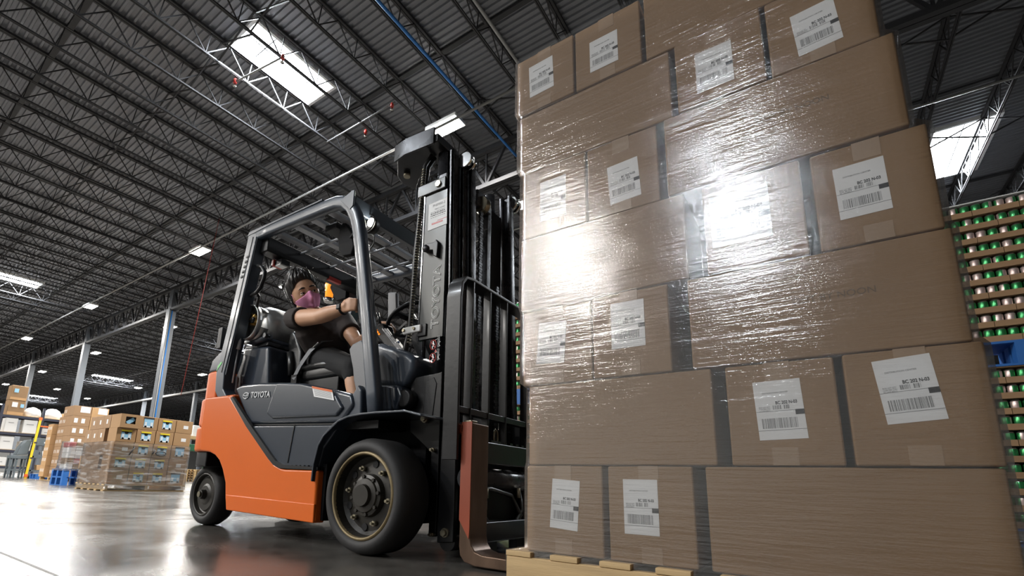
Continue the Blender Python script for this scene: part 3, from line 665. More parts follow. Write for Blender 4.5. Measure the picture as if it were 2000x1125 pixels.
P('lamp_cable', MB().tube([(-2.075 + .045 * math.cos(a), 1.86, 1.765 + .05 * math.sin(a)) for a in [math.radians(d) for d in range(-190, 100, 20)]], .005, 6), 'hose', wl)
# beacon on the far rear corner
bc = P('beacon_bracket', MB().prism([(-3.33, 2.02), (-3.10, 2.02), (-3.10, 1.86), (-3.22, 1.86)], 2.56, 2.60), 'matte_black')
be = P('amber_beacon', MB().lathe([(.0, -.075), (.034, -.07), (.036, 0), (.044, .05), (.04, .065), (.0, .07)], (-3.345, 2.58, 1.985), 'z', 16), 'amber', bc)
P('beacon_base', MB().lathe([(.04, -.11), (.045, -.075), (.0, -.07)], (-3.345, 2.58, 1.985), 'z', 14), 'chrome', bc)
[P('red_reflector', MB().box((-3.03, a, 1.905), (-2.998, b, 1.935)), 'red') for a, b in ((2.30, 2.42), (2.62, 2.7))]
tl = P('tail_lamp', MB().box((-3.085, 1.86, 1.865), (-2.99, 1.93, 1.90)), 'plastic'); P('red_lens', MB().box((-3.10, 1.85, 1.862), (-3.07, 1.93, 1.912)), 'red', tl, .006); P('white_lens', MB().box((-3.06, 1.86, 1.855), (-3.0, 1.92, 1.866)), 'clear_white', tl)
# --- seat
se = P('seat_cushion', MB().box((-2.80, 1.98, .99), (-2.38, 2.42, 1.085)), 'vinyl', None, .035, 4)
P('seat_bolster', MB().tube([(-2.78, 2.0, 1.075), (-2.6, 1.995, 1.085), (-2.42, 2.0, 1.07)], .03, 10), 'vinyl', se)
P('seat_base', MB().box((-2.85, 2.0, .90), (-2.42, 2.40, 1.0)), 'plastic', se, .01)
P('seat_back', MB().prism([(-2.87, 1.02), (-2.78, 1.03), (-2.79, 1.2), (-2.86, 1.32), (-2.90, 1.37), (-2.95, 1.36), (-2.96, 1.26), (-2.91, 1.12)], 1.96, 2.44), 'vinyl', None, .03, 4)
P('hip_restraint', MB().tube([(-2.86, 1.955, 1.03), (-2.87, 1.95, 1.12), (-2.90, 1.955, 1.2)], .026, 10), 'vinyl')
P('belt_anchor', MB().box((-2.84, 1.94, .94), (-2.78, 1.965, 1.03)), 'plastic')
# --- steering column, wheel, lever box
sc_ = P('steering_column', MB().bar((-1.76, 2.12, 1.02), (-1.92, 2.12, 1.30), .085, .08, (0, 1, 0)), 'plastic', None, .012, 3)
ax = Vector((-.5, 0, .866)); e1 = Vector((0, 1, 0)); e2 = ax.cross(e1); cen = Vector((-1.93, 2.12, 1.32))
P('steering_wheel', MB().tube([cen + (e1 * math.cos(a) + e2 * math.sin(a)) * .15 for a in [2 * PI * k / 32 for k in range(32)]], .014, 10, True), 'plastic')
P('wheel_spoke', MB().bar(cen - e1 * .15, cen + e1 * .15, .035, .016, ax).bar(cen, cen + e2 * .15, .035, .016, ax).cyl(cen - ax * .05, cen + ax * .02, .035, 16), 'plastic', sc_)
P('lever_box', MB().prism([(-2.06, 1.255), (-1.985, 1.255), (-1.955, 1.19), (-1.80, 1.03), (-1.87, 1.02), (-2.02, 1.175)], 1.93, 2.02), 'plastic', None, .01, 3)
for k in range(3):
    P('column_rib', MB().bar((-1.975 + .018 * k, 1.925, 1.215 - .004 * k), (-1.815 + .014 * k, 1.925, 1.045 - .004 * k), .008, .008), 'black_shiny')
lv = P('control_lever', MB().tube([(-2.02, 1.95, 1.25), (-2.04, 1.94, 1.33)], .008, 8), 'black')
for k, mm in enumerate(('amber', 'amber', 'amber')):
    P('indicator_lamp', MB().ball((-2.028 + .012 * k, 1.927, 1.215 - .014 * k), .006, 8, 6), mm, lv)
P('display_panel', MB().prism([(-2.005, 1.30), (-1.93, 1.29), (-1.95, 1.46), (-2.02, 1.475)], 1.99, 2.02), 'grey_plastic', None, .008)
P('floor_cable', MB().tube([(-2.0, 1.95, 1.11), (-1.93, 1.96, 1.125), (-1.88, 1.97, 1.13)], .007, 6), 'blue_pipe')
# --- tyres
def wheel(c, R_, y0, y1, rim_r, steer):
    cx, cz = c; s = 1 if y1 > y0 else -1; wd = abs(y1 - y0)
    t = P('steer_wheel' if steer else 'drive_wheel', MB().lathe([(rim_r, s * .012), (rim_r + .008, 0), (R_ - .035, -s * .004), (R_ - .012, s * .012), (R_, s * .045), (R_, s * (wd - .045)), (R_ - .02, s * (wd - .01)), (rim_r, s * wd)], (cx, y0, cz), 'y', 64, cap=False), 'rubber')
    P('rim_edge', MB().lathe([(rim_r + .002, s * .010), (rim_r - .006, -s * .001), (rim_r - .014, s * .006), (rim_r - .016, s * .03)], (cx, y0, cz), 'y', 64, cap=False), 'rim_gold' if not steer else 'rim', t)
    dish = [(rim_r - .014, s * .012), (rim_r - .022, s * .055), (rim_r * .80, s * .07), (rim_r * .5, s * .062), (rim_r * .47, s * .035), (rim_r * .40, s * .03), (rim_r * .38, s * .022), (rim_r * .26, s * .018), (rim_r * .24, s * .0), (0, s * .0)] if not steer else \
           [(rim_r - .014, s * .012), (rim_r - .02, s * .03), (rim_r * .82, s * .034), (rim_r * .74, s * .018), (rim_r * .5, s * .02), (rim_r * .4, s * .012), (rim_r * .24, s * .01), (rim_r * .2, -s * .02), (0, -s * .024)]
    P('wheel_disc', MB().lathe(dish, (cx, y0, cz), 'y', 56, False, cap=False), 'rim', t)
    if not steer:
        for k in range(6):
            a = 2 * PI * (k + .35) / 6; q = (cx + rim_r * .73 * math.cos(a), cz + rim_r * .73 * math.sin(a))
            P('disc_hole', MB().cyl((q[0], y0 + s * .062, q[1]), (q[0], y0 + s * .0665, q[1]), .018, 14), 'plastic', t)
        for k in range(6):
            a = 2 * PI * (k + .85) / 6; q = (cx + rim_r * .66 * math.cos(a), cz + rim_r * .66 * math.sin(a))
            P('wheel_bolt', MB().cyl((q[0], y0 + s * .066, q[1]), (q[0], y0 + s * .045, q[1]), .0135, 6).cyl((q[0], y0 + s * .046, q[1]), (q[0], y0 + s * .03, q[1]), .007, 8), 'bolt', t)
        for k in range(8):
            a = 2 * PI * (k + .2) / 8; q = (cx + rim_r * .43 * math.cos(a), cz + rim_r * .43 * math.sin(a))
            P('hub_bolt', MB().cyl((q[0], y0 + s * .035, q[1]), (q[0], y0 + s * .022, q[1]), .009, 6), 'rim', t)
    else:
        P('hub_bolt', MB().cyl((cx, y0 - s * .022, cz), (cx, y0 - s * .032, cz), .02, 12), 'bolt', t)
wheel((-1.748, .272), .272, 1.632, 1.845, .205, False)
wheel((-1.748, .272), .272, mir(1.632), mir(1.845), .205, False)
wheel((-3.515, .212), .212, 1.79, 1.945, .148, True)
wheel((-3.515, .212), .212, mir(1.79), mir(1.945), .148, True)
# --- mast
MC = 2.258
def mm_(y): return 2 * MC - y
def rail(name, y0, y1, xb, xf, zb, zt, m, lean=.03):
    """one upright: web and two flanges of a C section, leaning back a little"""
    L = lambda z: -lean * z
    def col(b, xa, xc, ya, yb):
        b.add([(xa + L(zb), ya, zb), (xc + L(zb), ya, zb), (xc + L(zb), yb, zb), (xa + L(zb), yb, zb), (xa + L(zt), ya, zt), (xc + L(zt), ya, zt), (xc + L(zt), yb, zt), (xa + L(zt), yb, zt)],
              [(3, 2, 1, 0), (4, 5, 6, 7), (0, 1, 5, 4), (1, 2, 6, 5), (2, 3, 7, 6), (3, 0, 4, 7)])
    s = 1 if y1 > y0 else -1; b = MB()
    col(b, xb, xf, y0, y0 + s * .012); col(b, xf - .022, xf, y0, y1); col(b, xb, xb + .022, y0, y1)
    return P(name, b, m, None, .003, 1)
for nm, y0, y1, xb, xf, zb, zt in (('outer_mast_rail', 1.925, 1.972, -1.478, -1.43, .07, 2.215), ('middle_mast_rail', 1.978, 2.012, -1.472, -1.402, .09, 2.20), ('inner_mast_rail', 2.018, 2.060, -1.455, -1.372, .10, 2.185)):
    rail(nm, y0, y1, xb, xf, zb, zt, 'black_shiny'); rail(nm, mm_(y0), mm_(y1), xb, xf, zb, zt, 'black_shiny')
for yy in (1.975, 2.015, mm_(1.975), mm_(2.015)):
    P('mast_roller', MB().cyl((-1.455, yy - .006, 2.15), (-1.455, yy + .02, 2.15), .045, 20), 'chrome')
mp = P('mast_cover_plate', MB().prism([(-1.70, 1.10), (-1.53, 1.10), (-1.535, 1.975), (-1.70, 1.975)], 1.93, 1.95), 'mast_face', None, .003)
P('plate_edge', MB().box((-1.704, 1.926, 1.10), (-1.697, 1.955, 1.975)), 'chrome', mp)
P('mast_upper_bracket', MB().box((-1.76, 1.925, 1.985), (-1.55, 2.07, 2.06)), 'mast_face', None, .006)
P('bracket_bolt', MB().cyl((-1.60, 1.928, 2.022), (-1.60, 1.915, 2.022), .02, 6), 'bolt')
cyl_r = P('lift_cylinder', MB().cyl((-1.60, 2.0, .75), (-1.63, 2.0, 2.27), .035, 16), 'black_shiny')
P('lift_cylinder', MB().cyl((-1.60, mm_(2.0), .75), (-1.63, mm_(2.0), 2.27), .035, 16), 'black_shiny')
tp = P('mast_top_plate', MB().prism([(-1.60, 1.90), (-1.82, 1.885), (-1.92, 1.90), (-2.03, 2.02), (-2.06, 2.10), (-2.03, 2.20), (-1.93, 2.12), (-1.82, 2.06), (-1.60, 2.08)], 2.29, 2.345, 'z'), 'black', None, .006)
P('top_plate_lip', MB().prism([(-1.62, 1.885), (-1.83, 1.868), (-1.935, 1.885), (-1.93, 1.895), (-1.83, 1.882), (-1.62, 1.90)], 2.275, 2.385, 'z'), 'black_shiny', tp, .003)
P('plate_bolt', MB().cyl((-1.955, 2.03, 2.29), (-1.955, 2.03, 2.265), .022, 12), 'bolt', tp)
for zt, nm in ((2.05, 'upper_crossbar'), (1.45, 'middle_crossbar'), (.62, 'lower_crossbar'), (.14, 'bottom_crossbar')):
    P(nm, MB().box((-1.56 - .03 * zt, 1.95, zt - .05), (-1.50 - .03 * zt, mm_(1.95), zt + .05)), 'black', None, .004)
P('chain_anchor', MB().box((-1.50, 2.09, 1.93), (-1.44, 2.24, 2.03)), 'black_shiny', None, .01)
P('hose_pulley', MB().lathe([(.05, -.02), (.035, -.008), (.035, .008), (.05, .02)], (-1.45, 2.15, 1.95), 'y', 20), 'bolt')
P('centre_cylinder', MB().cyl((-1.45, 2.075, .35), (-1.47, 2.075, 1.92), .026, 14), 'black_shiny')
P('centre_rail', MB().box((-1.50, 2.235, .25), (-1.46, 2.275, 2.0)), 'black_shiny', None, .003)
P('inner_web', MB().box((-1.505, 2.30, .2), (-1.49, 2.44, 2.02)), 'black')
def chain(y, x, z0, z1):
    b = MB(); z = z0; k = 0
    while z < z1:
        wd = .016 if k % 2 else .011
        b.box((x - .007, y - wd, z), (x + .007, y + wd, z + .013)); z += .016; k += 1
    return tag(P('lift_chain', b, 'black_shiny'), kind='stuff')
chain(2.13, -1.44, .3, 1.9); chain(2.32, -1.44, .3, 1.5); chain(1.99, -1.33, .4, .45)
# mast side fittings: hoses, clamp, bracket, guard plate below
for k, dy in enumerate((0, .03)):
    P('hydraulic_hose', MB().tube([(-1.70, 1.97 + dy, 2.28), (-1.73, 1.945 + dy, 2.2), (-1.755 - .016 * k, 1.93 + dy, 1.62), (-1.76 - .025 * k, 1.925 + dy, 1.185), (-1.79 - .02 * k, 1.925 + dy, 1.06), (-1.765 - .02 * k, 1.93 + dy, .94), (-1.71 - .02 * k, 1.94 + dy, .885)], .0125, 8), 'hose')
b = MB()
for k in range(64):
    z = 1.10 + k * .017; q = (z - 1.185) / (2.2 - 1.185); x = -1.76 + .03 * q
    b.lathe([(.0138, -.0025), (.0138, .0025)], (x, 1.927 + .015 * max(0, q), z), 'z', 8)
tag(P('hose_spring_guard', b, 'bolt'), kind='stuff')
hc = P('hose_clamp', MB().box((-1.80, 1.905, 1.145), (-1.67, 1.925, 1.185)), 'clear_white', None, .006)
for xx in (-1.785, -1.71): P('clamp_bolt', MB().cyl((xx, 1.905, 1.165), (xx, 1.895, 1.165), .009, 6), 'bolt', hc)
P('clamp_arm', MB().box((-1.70, 1.92, 1.12), (-1.64, 1.99, 1.19)), 'black', None, .004)
P('mast_pipe', MB().tube([(-1.735, 1.985, 2.15), (-1.72, 1.985, 1.7), (-1.70, 1.985, 1.3), (-1.71, 1.99, .95)], .012, 8), 'black_shiny')
kb = P('tilt_bracket', MB().prism([(-1.675, 1.615), (-1.66, 1.655), (-1.60, 1.65), (-1.585, 1.665), (-1.57, 1.64), (-1.575, 1.555), (-1.60, 1.57), (-1.605, 1.605)], 1.905, 1.93), 'black', None, .004)
P('bracket_knob', MB().ball((-1.655, 1.90, 1.625), (.022, .012, .022), 12, 8), 'black_shiny', kb)
lb = P('mast_foot_plate', MB().prism([(-1.70, .60), (-1.71, .885), (-1.52, .895), (-1.50, .90), (-1.50, .09), (-1.545, .09), (-1.55, .49)], 1.90, 1.925), 'black', None, .004)
P('outer_foot_plate', MB().prism([(-1.475, .69), (-1.385, .69), (-1.385, .075), (-1.48, .065)], 1.885, 1.915), 'black', None, .005)
P('foot_plate_recess', MB().prism([(-1.60, .86), (-1.55, .875), (-1.53, .84), (-1.55, .66), (-1.60, .64), (-1.61, .70)], 1.896, 1.902), 'plastic', lb, .003)
for (x, z, r) in ((-1.432, .515, .016), (-1.43, .115, .016), (-1.525, .50, .008), (-1.51, .10, .008), (-1.585, .655, .013)):
    P('mast_bolt', MB().cyl((x, 1.898, z), (x, 1.862, z), r, 6).cyl((x, 1.90, z), (x, 1.876, z), r * 1.35, 14), 'bolt')
P('mast_foot', MB().cyl((-1.43, 1.90, .075), (-1.43, 2.0, .075), .045, 16), 'black')
# decals on the mast
TOYO = text_mesh('TOYOTA', .078, outline=.0021)
place_text('outline_lettering', TOYO, M['clear_white'], (-1.583, 1.9285, 1.333), (0, 0, 1), (-1, 0, 0), mp, 1.12, .92)
dp = P('load_plate', MB().prism([(-1.668, 1.748), (-1.522, 1.752), (-1.526, 1.918), (-1.668, 1.914)], 1.9275, 1.931), 'label', mp)
LP = text_mesh('PN0980-2', .022, extrude=.0002); place_text('plate_text', LP, M['ink_grey'], (-1.592, 1.927, 1.893), (1, 0, 0), (0, 0, 1), dp)
LP2 = text_mesh('MAX LOAD', .014, extrude=.0002); place_text('plate_text', LP2, M['ink_grey'], (-1.585, 1.927, 1.868), (1, 0, 0), (0, 0, 1), dp)
b = MB()
for z in (1.853, 1.842, 1.830, 1.819):
    x = -1.65
    while x < -1.545:
        wv = bar_rng.uniform(.003, .012); b.box((x, 1.9268, z), (x + wv, 1.9276, z + (.002 if z in (1.853, 1.819) else .006))); x += wv + .004
tag(P('plate_table', b, 'ink', dp), kind='stuff')
P('plate_red_band', MB().box((-1.64, 1.9268, 1.776), (-1.56, 1.9276, 1.786)).box((-1.60, 1.9268, 1.792), (-1.53, 1.9276, 1.795)), 'red', dp)
# no-riding pictograms beside small fork outlines
for zc in (1.060, .988):
    ring = MB().tube([(-1.588 + .021 * math.cos(a), 1.9265, zc + .026 * math.sin(a)) for a in [2 * PI * k / 20 for k in range(20)]], .0022, 5, True).bar((-1.603, 1.926, zc + .018), (-1.573, 1.926, zc - .018), .003, .004)
    rg_ = P('warning_sign', ring, 'red', mp)
    b = MB().ball((-1.588, 1.926, zc + .017), (.005, .001, .005), 8, 6).bar((-1.588, 1.926, zc + .012), (-1.582, 1.926, zc - .003), .002, .009).bar((-1.583, 1.926, zc - .003), (-1.594, 1.926, zc - .012), .002, .006).bar((-1.594, 1.926, zc - .01), (-1.590, 1.926, zc - .022), .002, .005)
    P('pictogram', b, 'clear_white', rg_)
    u = MB(); x = -1.548
    u.tube([(-1.574, 1.9265, zc + .026), (-1.557, 1.9265, zc + .030), (-1.557, 1.9265, zc + .046), (x, 1.9265, zc + .046), (x, 1.9265, zc - .016), (-1.556, 1.9265, zc - .016), (-1.556, 1.9265, zc + .03)], .0014, 5)
    u.tube([(-1.538 + .012 * math.cos(a), 1.9265, zc + .012 * math.sin(a)) for a in [math.radians(d) for d in range(100, 261, 20)]], .002, 5)
    P('fork_symbol', u, 'clear_white', rg_)
P('red_triangle', MB().prism([(-1.578, 1.018), (-1.562, 1.018), (-1.570, 1.036)], 1.9262, 1.9275), 'red', mp)
# --- load backrest, carriage, forks (drawn small, then brought to full size)
XB = -1.0; KC = 1.26
def K(b):
    b.v = [(x * KC, y * KC, .335 + (z - .335) * KC) for x, y, z in b.v]; return b
bp_ = [(XB, 1.372, .42), (XB, 1.366, 1.02), (XB, 1.374, 1.075), (XB, 1.40, 1.105), (XB, 1.45, 1.112), (XB, 2.13, 1.112), (XB, 2.18, 1.105), (XB, 2.206, 1.075), (XB, 2.214, 1.02), (XB, 2.208, .42)]
def flat_sweep(pts, wx, t):
    b = MB(); n = len(pts); pts = [Vector(p) for p in pts]; vs = []; fs = []
    for i, p in enumerate(pts):
        d = (pts[min(n - 1, i + 1)] - pts[max(0, i - 1)]).normalized(); nn = Vector((0, -d.z, d.y)) * t / 2
        vs += [p - nn, p - nn - Vector((wx, 0, 0)), p + nn - Vector((wx, 0, 0)), p + nn]
    for i in range(n - 1):
        for k in range(4): fs.append((i * 4 + k, i * 4 + (k + 1) % 4, (i + 1) * 4 + (k + 1) % 4, (i + 1) * 4 + k))
    fs += [(0, 1, 2, 3), (4 * n - 1, 4 * n - 2, 4 * n - 3, 4 * n - 4)]; b.add(vs, fs); return b
lbk = P('load_backrest', K(flat_sweep(bp_, .065, .013)), 'black', None, .003, 2, ang=50)
for yy in (1.449, 1.570, 1.702, 1.88, 2.01, 2.13):
    P('backrest_bar', K(MB().box((XB - .035, yy - .005, .50), (XB - .002, yy + .005, 1.107))), 'black', lbk, .002, 1)
P('backrest_corner_plate', K(MB().prism([(-1.065, 1.02), (-1.02, 1.085), (-1.02, .98)], 1.378, 1.392)), 'black', lbk)
P('backrest_rail', K(MB().box((XB - .04, 1.37, .588), (XB - .005, 2.21, .612))), 'black', lbk, .003)
cr = P('upper_carriage_bar', K(MB().box((-1.03, 1.44, .415), (-1.0, 2.14, .50))), 'black', None, .008)
b = MB()
for k in range(14): b.box((-1.028, 1.45 + k * .048, .498), (-1.003, 1.472 + k * .048, .508))
tag(P('carriage_notches', K(b), 'black', cr), kind='stuff')
P('lower_carriage_bar', K(MB().box((-1.03, 1.44, .13), (-1.0, 2.14, .205))), 'black', None, .008)
[P('carriage_upright', MB().box((-1.40, ya, .12), (-1.33, ya + .04, .70)), 'black') for ya in (2.03, 2.45)]
P('side_shift_cylinder', K(MB().cyl((-1.05, 1.50, .36), (-1.05, 2.14, .36), .042, 16)), 'black_shiny')
P('carriage_back_plate', MB().box((-1.40, 2.0, .10), (-1.385, 2.72, .48)), 'plastic')
for pts in ([(-1.03, 1.50, .315), (-1.02, 1.62, .325), (-1.02, 1.78, .30), (-1.02, 1.86, .22), (-1.02, 1.80, .165)], [(-1.04, 1.56, .33), (-1.025, 1.565, .25), (-1.02, 1.60, .185), (-1.02, 1.70, .17), (-1.02, 1.80, .185), (-1.02, 1.87, .24), (-1.04, 1.88, .33)], [(-1.04, 1.58, .33), (-1.03, 1.58, .24), (-1.03, 1.62, .20), (-1.03, 1.74, .195)]):
    P('carriage_hose', K(MB().tube(pts, .0085, 8)), 'hose')
[P('hose_fitting', K(MB().cyl((-1.01, a, b_), (-1.01, a, c), .010, 6)), 'bolt') for a, b_, c in ((1.575, .325, .29), (1.567, .28, .25), (1.82, .33, .29))]
P('lifting_eye', K(MB().tube([(-1.05, 1.70 + .014 * math.cos(a), .53 + .03 * math.sin(a)) for a in [math.radians(d) for d in range(-60, 241, 20)]], .005, 6)), 'bolt')
[P('lower_hook', K(MB().box((-1.07, ya, .085), (-1.03, ya + .07, .14))), 'black') for ya in (1.62, 1.85, 2.1)]
def fork(y0, y1):
    xf = -.952; t = .045
    prof_ = [(xf - t, .55), (xf, .55), (xf, .165), (xf + .005, .142), (xf + .02, .122), (xf + .05, .114), (xf + .6, .106), (xf + 1.0, .09), (xf + 1.0, .080), (xf + .6, .077), (xf + .02, .076), (xf - .022, .085), (xf - .04, .105), (xf - t, .135)]
    f = P('fork', K(MB().prism(prof_, y0, y1)), 'fork', None, .006, 2)
    P('painted_fork_side', K(MB().prism([(xf - t, .553), (xf - .002, .553), (xf - .002, .19), (xf - .004, .16), (xf - t, .22)], y0 - .002, y0 + .002)), 'fork_orange', f)
    P('fork_hook', K(MB().box((xf - t - .032, y0 - .002, .512), (xf - t + .01, y1, .548))), 'fork_orange', f, .008)
    P('fork_pin', K(MB().box((xf - .042, y0 + .005, .55), (xf - .01, y0 + .045, .560))), 'bolt', f, .003)
fork(1.390, 1.496); fork(2.09, 2.19)
# --- gas cylinder cradle on the counterweight
P('tank_cradle', MB().tube([(-3.36, 1.84, 1.33), (-3.18, 1.83, 1.285), (-2.99, 1.84, 1.30)], .022, 8).tube([(-3.36, 2.35, 1.33), (-3.18, 2.35, 1.285), (-2.99, 2.35, 1.30)], .022, 8).tube([(-3.06, 1.83, 1.295), (-3.06, 2.4, 1.295)], .02, 8), 'slate_body')
P('cradle_hinge', MB().box((-3.30, 1.85, 1.25), (-3.02, 2.35, 1.275)).cyl((-3.0, 1.84, 1.305), (-3.0, 1.80, 1.305), .018, 10), 'black_shiny')
P('gas_strut', MB().cyl((-3.20, 1.75, 1.46), (-3.22, 1.75, 1.26), .010, 8).cyl((-3.22, 1.75, 1.30), (-3.225, 1.75, 1.22), .016, 8).cyl((-3.225, 1.75, 1.23), (-3.24, 1.75, .98), .006, 8), 'silver_letter')
P('door_latch', MB().box((-3.44, 1.70, 1.24), (-3.38, 1.74, 1.40)).box((-3.46, 1.70, 1.25), (-3.42, 1.73, 1.28)).cyl((-3.42, 1.72, 1.28), (-3.40, 1.72, 1.38), .022, 10), 'plastic', None, .006)
# ---------------------------------------------------------------- gas cylinder (lifts off the cradle)
gt = thing('gas_cylinder', 'dented silver gas cylinder strapped across the rear of the forklift', 'gas cylinder', (-3.18, 2.1, 1.3))
tx, tz = -3.17, 1.42; R_ = .155
P('cylinder_body', MB().lathe([(.0, -.30), (.08, -.296), (.125, -.275), (.150, -.23), (R_, -.18), (R_, -.06), (R_ + .004, -.055), (R_ + .004, -.035), (R_, -.03), (R_, .28), (.13, .34), (0, .37)], (tx, 2.13, tz), 'y', 40), 'alu', gt)
col_ = MB(); ring_i = []
def arc_band(y0, y1, a0, a1, n_=26):
    vs = []; fs = []
    for k in range(n_ + 1):
        a = math.radians(a0 + (a1 - a0) * k / n_)
        for (r, yy) in ((.128, y1), (.127, y0), (.122, y0), (.123, y1)): vs.append((tx + r * math.cos(a), yy, tz + r * math.sin(a)))
    for k in range(n_):
        for j in range(4): fs.append((k * 4 + j, k * 4 + (j + 1) % 4, (k + 1) * 4 + (j + 1) % 4, (k + 1) * 4 + j))
    col_.add(vs, fs, True)
arc_band(1.765, 1.80, 0, 360); arc_band(1.80, 1.885, 38, 338); arc_band(1.885, 1.94, 0, 360)
P('collar', col_, 'alu', gt)
vv = P('valve', MB().cyl((tx + .02, 1.87, tz + .02), (tx + .02, 1.79, tz + .02), .02, 12).cyl((tx + .0, 1.79, tz + .02), (tx + .06, 1.79, tz + .05), .014, 10).box((tx - .03, 1.79, tz - .01), (tx + .0, 1.84, tz + .07)), 'brass', gt)
P('valve_wheel', MB().lathe([(.0, -.012), (.028, -.012), (.03, .0), (.0, .006)], (tx + .02, 1.79, tz + .02), 'y', 14), 'black', vv)
P('gas_hose', MB().tube([(tx + .05, 1.80, tz + .04), (tx + .085, 1.77, tz + .11), (tx + .105, 1.765, tz + .17), (tx + .085, 1.76, tz + .20), (tx + .0, 1.755, tz + .205), (tx - .06, 1.755, tz + .18), (tx - .085, 1.76, tz + .14), (tx - .13, 1.765, tz + .12)], .011, 8), 'hose', gt)
P('strap', MB().lathe([(R_ + .002, -.015), (R_ + .005, -.015), (R_ + .005, .015), (R_ + .002, .015)], (tx, 2.28, tz), 'y', 40), 'plastic', gt)
# ================================================================== the driver
dr = thing('person', 'driver in dark T-shirt and pink face mask seated in the forklift, looking at the load', 'person', (-2.65, 2.15, 1.05))
def fuse(b, name, m, voxel, parent, smooth_it=4):
    """fuse overlapping tubes into one continuous surface"""
    me = b.mesh(name); tmp = bpy.data.objects.new('tmp_' + name, me); COL.objects.link(tmp)
    r = tmp.modifiers.new('r', 'REMESH'); r.mode = 'VOXEL'; r.voxel_size = voxel; r.use_smooth_shade = True
    s = tmp.modifiers.new('s', 'SMOOTH'); s.factor = .5; s.iterations = smooth_it
    dg = bpy.context.evaluated_depsgraph_get(); out = bpy.data.meshes.new_from_object(tmp.evaluated_get(dg)); bpy.data.objects.remove(tmp)
    for p in out.polygons: p.use_smooth = True
    out.materials.clear(); return link(name, out, m, parent)
def limb(b, pts, rs, n=14):
    """tapered chain with round joints"""
    b.tube(pts, rs, n)
    for p, r in zip(pts, rs): b.ball(p, r * .99, 12, 8)
def V(*a): return Vector(a)
hipR, hipL = V(-2.72, 2.10, 1.155), V(-2.74, 2.30, 1.155)
kneR, kneL = V(-2.325, 2.03, 1.035), V(-2.32, 2.33, 1.06)
ankR, ankL = V(-2.225, 2.01, .735), V(-2.20, 2.33, .735)
shR, shL = V(-2.78, 1.875, 1.405), V(-2.575, 2.13, 1.425)
wst = V(-2.705, 2.15, 1.24); chs = V(-2.675, 2.04, 1.36); nck = V(-2.685, 1.985, 1.455); C = V(-2.765, 1.93, 1.595)
elR, wrR = V(-2.385, 1.79, 1.325), V(-2.175, 1.785, 1.332)
elL, wrL = V(-2.36, 2.085, 1.215), V(-2.165, 2.045, 1.25)
# --- hands
def hand(b, G, A, D, N, sgn):
    """grip a bar at G with axis A; D wrist to knuckles, N palm towards the bar"""
    A, D, N = A.normalized(), D.normalized(), N.normalized()
    pc = G - N * .030 - D * .030
    for k in range(4):
        b.tube([pc - D * .035 + A * (.026 - .017 * k), pc + D * .022 + A * (.031 - .0205 * k)], [.0145, .0125], 10); b.ball(pc + D * .022 + A * (.031 - .0205 * k), .0125, 10, 6)
    ln = (.92, 1.0, .96, .78)
    for k in range(4):
        o = A * (.031 - .0205 * k); L = ln[k]
        k0 = pc + D * .022 + o; k1 = G + D * (.026 * L) - N * .018 + o; k2 = G + D * (.024 * L) + N * .012 + o; k3 = G + D * .002 + N * (.026 * L) + o * .96; k4 = G - D * .016 * L + N * .020 + o * .94
        limb(b, [k0, k1, k2, k3, k4], [.0105, .0098, .0092, .0086, .0072], 8)
    limb(b, [pc - D * .028 + A * .022, pc - D * .004 + A * .045 + N * .012, G - D * .012 + A * .046 + N * .022, G + D * .012 + A * .042 + N * .024], [.0145, .0118, .0102, .008], 8)
    return pc
body = MB()
G1 = V(-2.085, 1.80, 1.335); pcR = hand(body, G1, V(0, 0, 1), V(1, .02, -.02), V(0, 1, 0), 1)
a_ = math.radians(118); G2 = cen + (e1 * math.cos(a_) + e2 * math.sin(a_)) * .15; t2 = (e1 * -math.sin(a_) + e2 * math.cos(a_)).normalized()
D2 = (G2 - wrL).normalized(); D2 = (D2 - t2 * D2.dot(t2)).normalized(); N2 = D2.cross(t2); N2 = N2 if N2.z < 0 else -N2
pcL = hand(body, G2, -t2, D2, N2, -1)
limb(body, [shR, shR.lerp(elR, .5), elR, elR.lerp(wrR, .35), wrR, pcR - V(.02, 0, 0)], [.060, .056, .047, .047, .031, .026])
limb(body, [shL, shL.lerp(elL, .5), elL, elL.lerp(wrL, .35), wrL, pcL], [.060, .054, .045, .044, .030, .024])
body.tube([wrR - V(.05, 0, 0), wrR + V(.02, 0, 0), pcR], [.027, .025, .022], 12)
sax = (shL - shR).normalized()
for f in (-1, 0, 1):
    body.tube([V(-2.73, 2.2, 1.15) + V(0, .075, 0) * f, wst + sax * .065 * f, chs + sax * .075 * f, (shR + shL) / 2 + sax * .09 * f], [.10, .082, .092, .055], 14)
body.ball(shR, .055, 12, 8); body.ball(shL, .055, 12, 8)
limb(body, [(shR + shL) / 2 + V(-.01, .0, .01), nck, C + V(.0, .0, -.09)], [.065, .052, .05])
for hp, kn, an in ((hipR, kneR, ankR), (hipL, kneL, ankL)):
    limb(body, [hp, hp.lerp(kn, .5), kn, kn.lerp(an, .35), an], [.098, .086, .064, .060, .038])
    limb(body, [an + V(-.03, 0, -.04), an + V(.06, 0, -.055), an + V(.15, 0, -.065)], [.033, .034, .026])
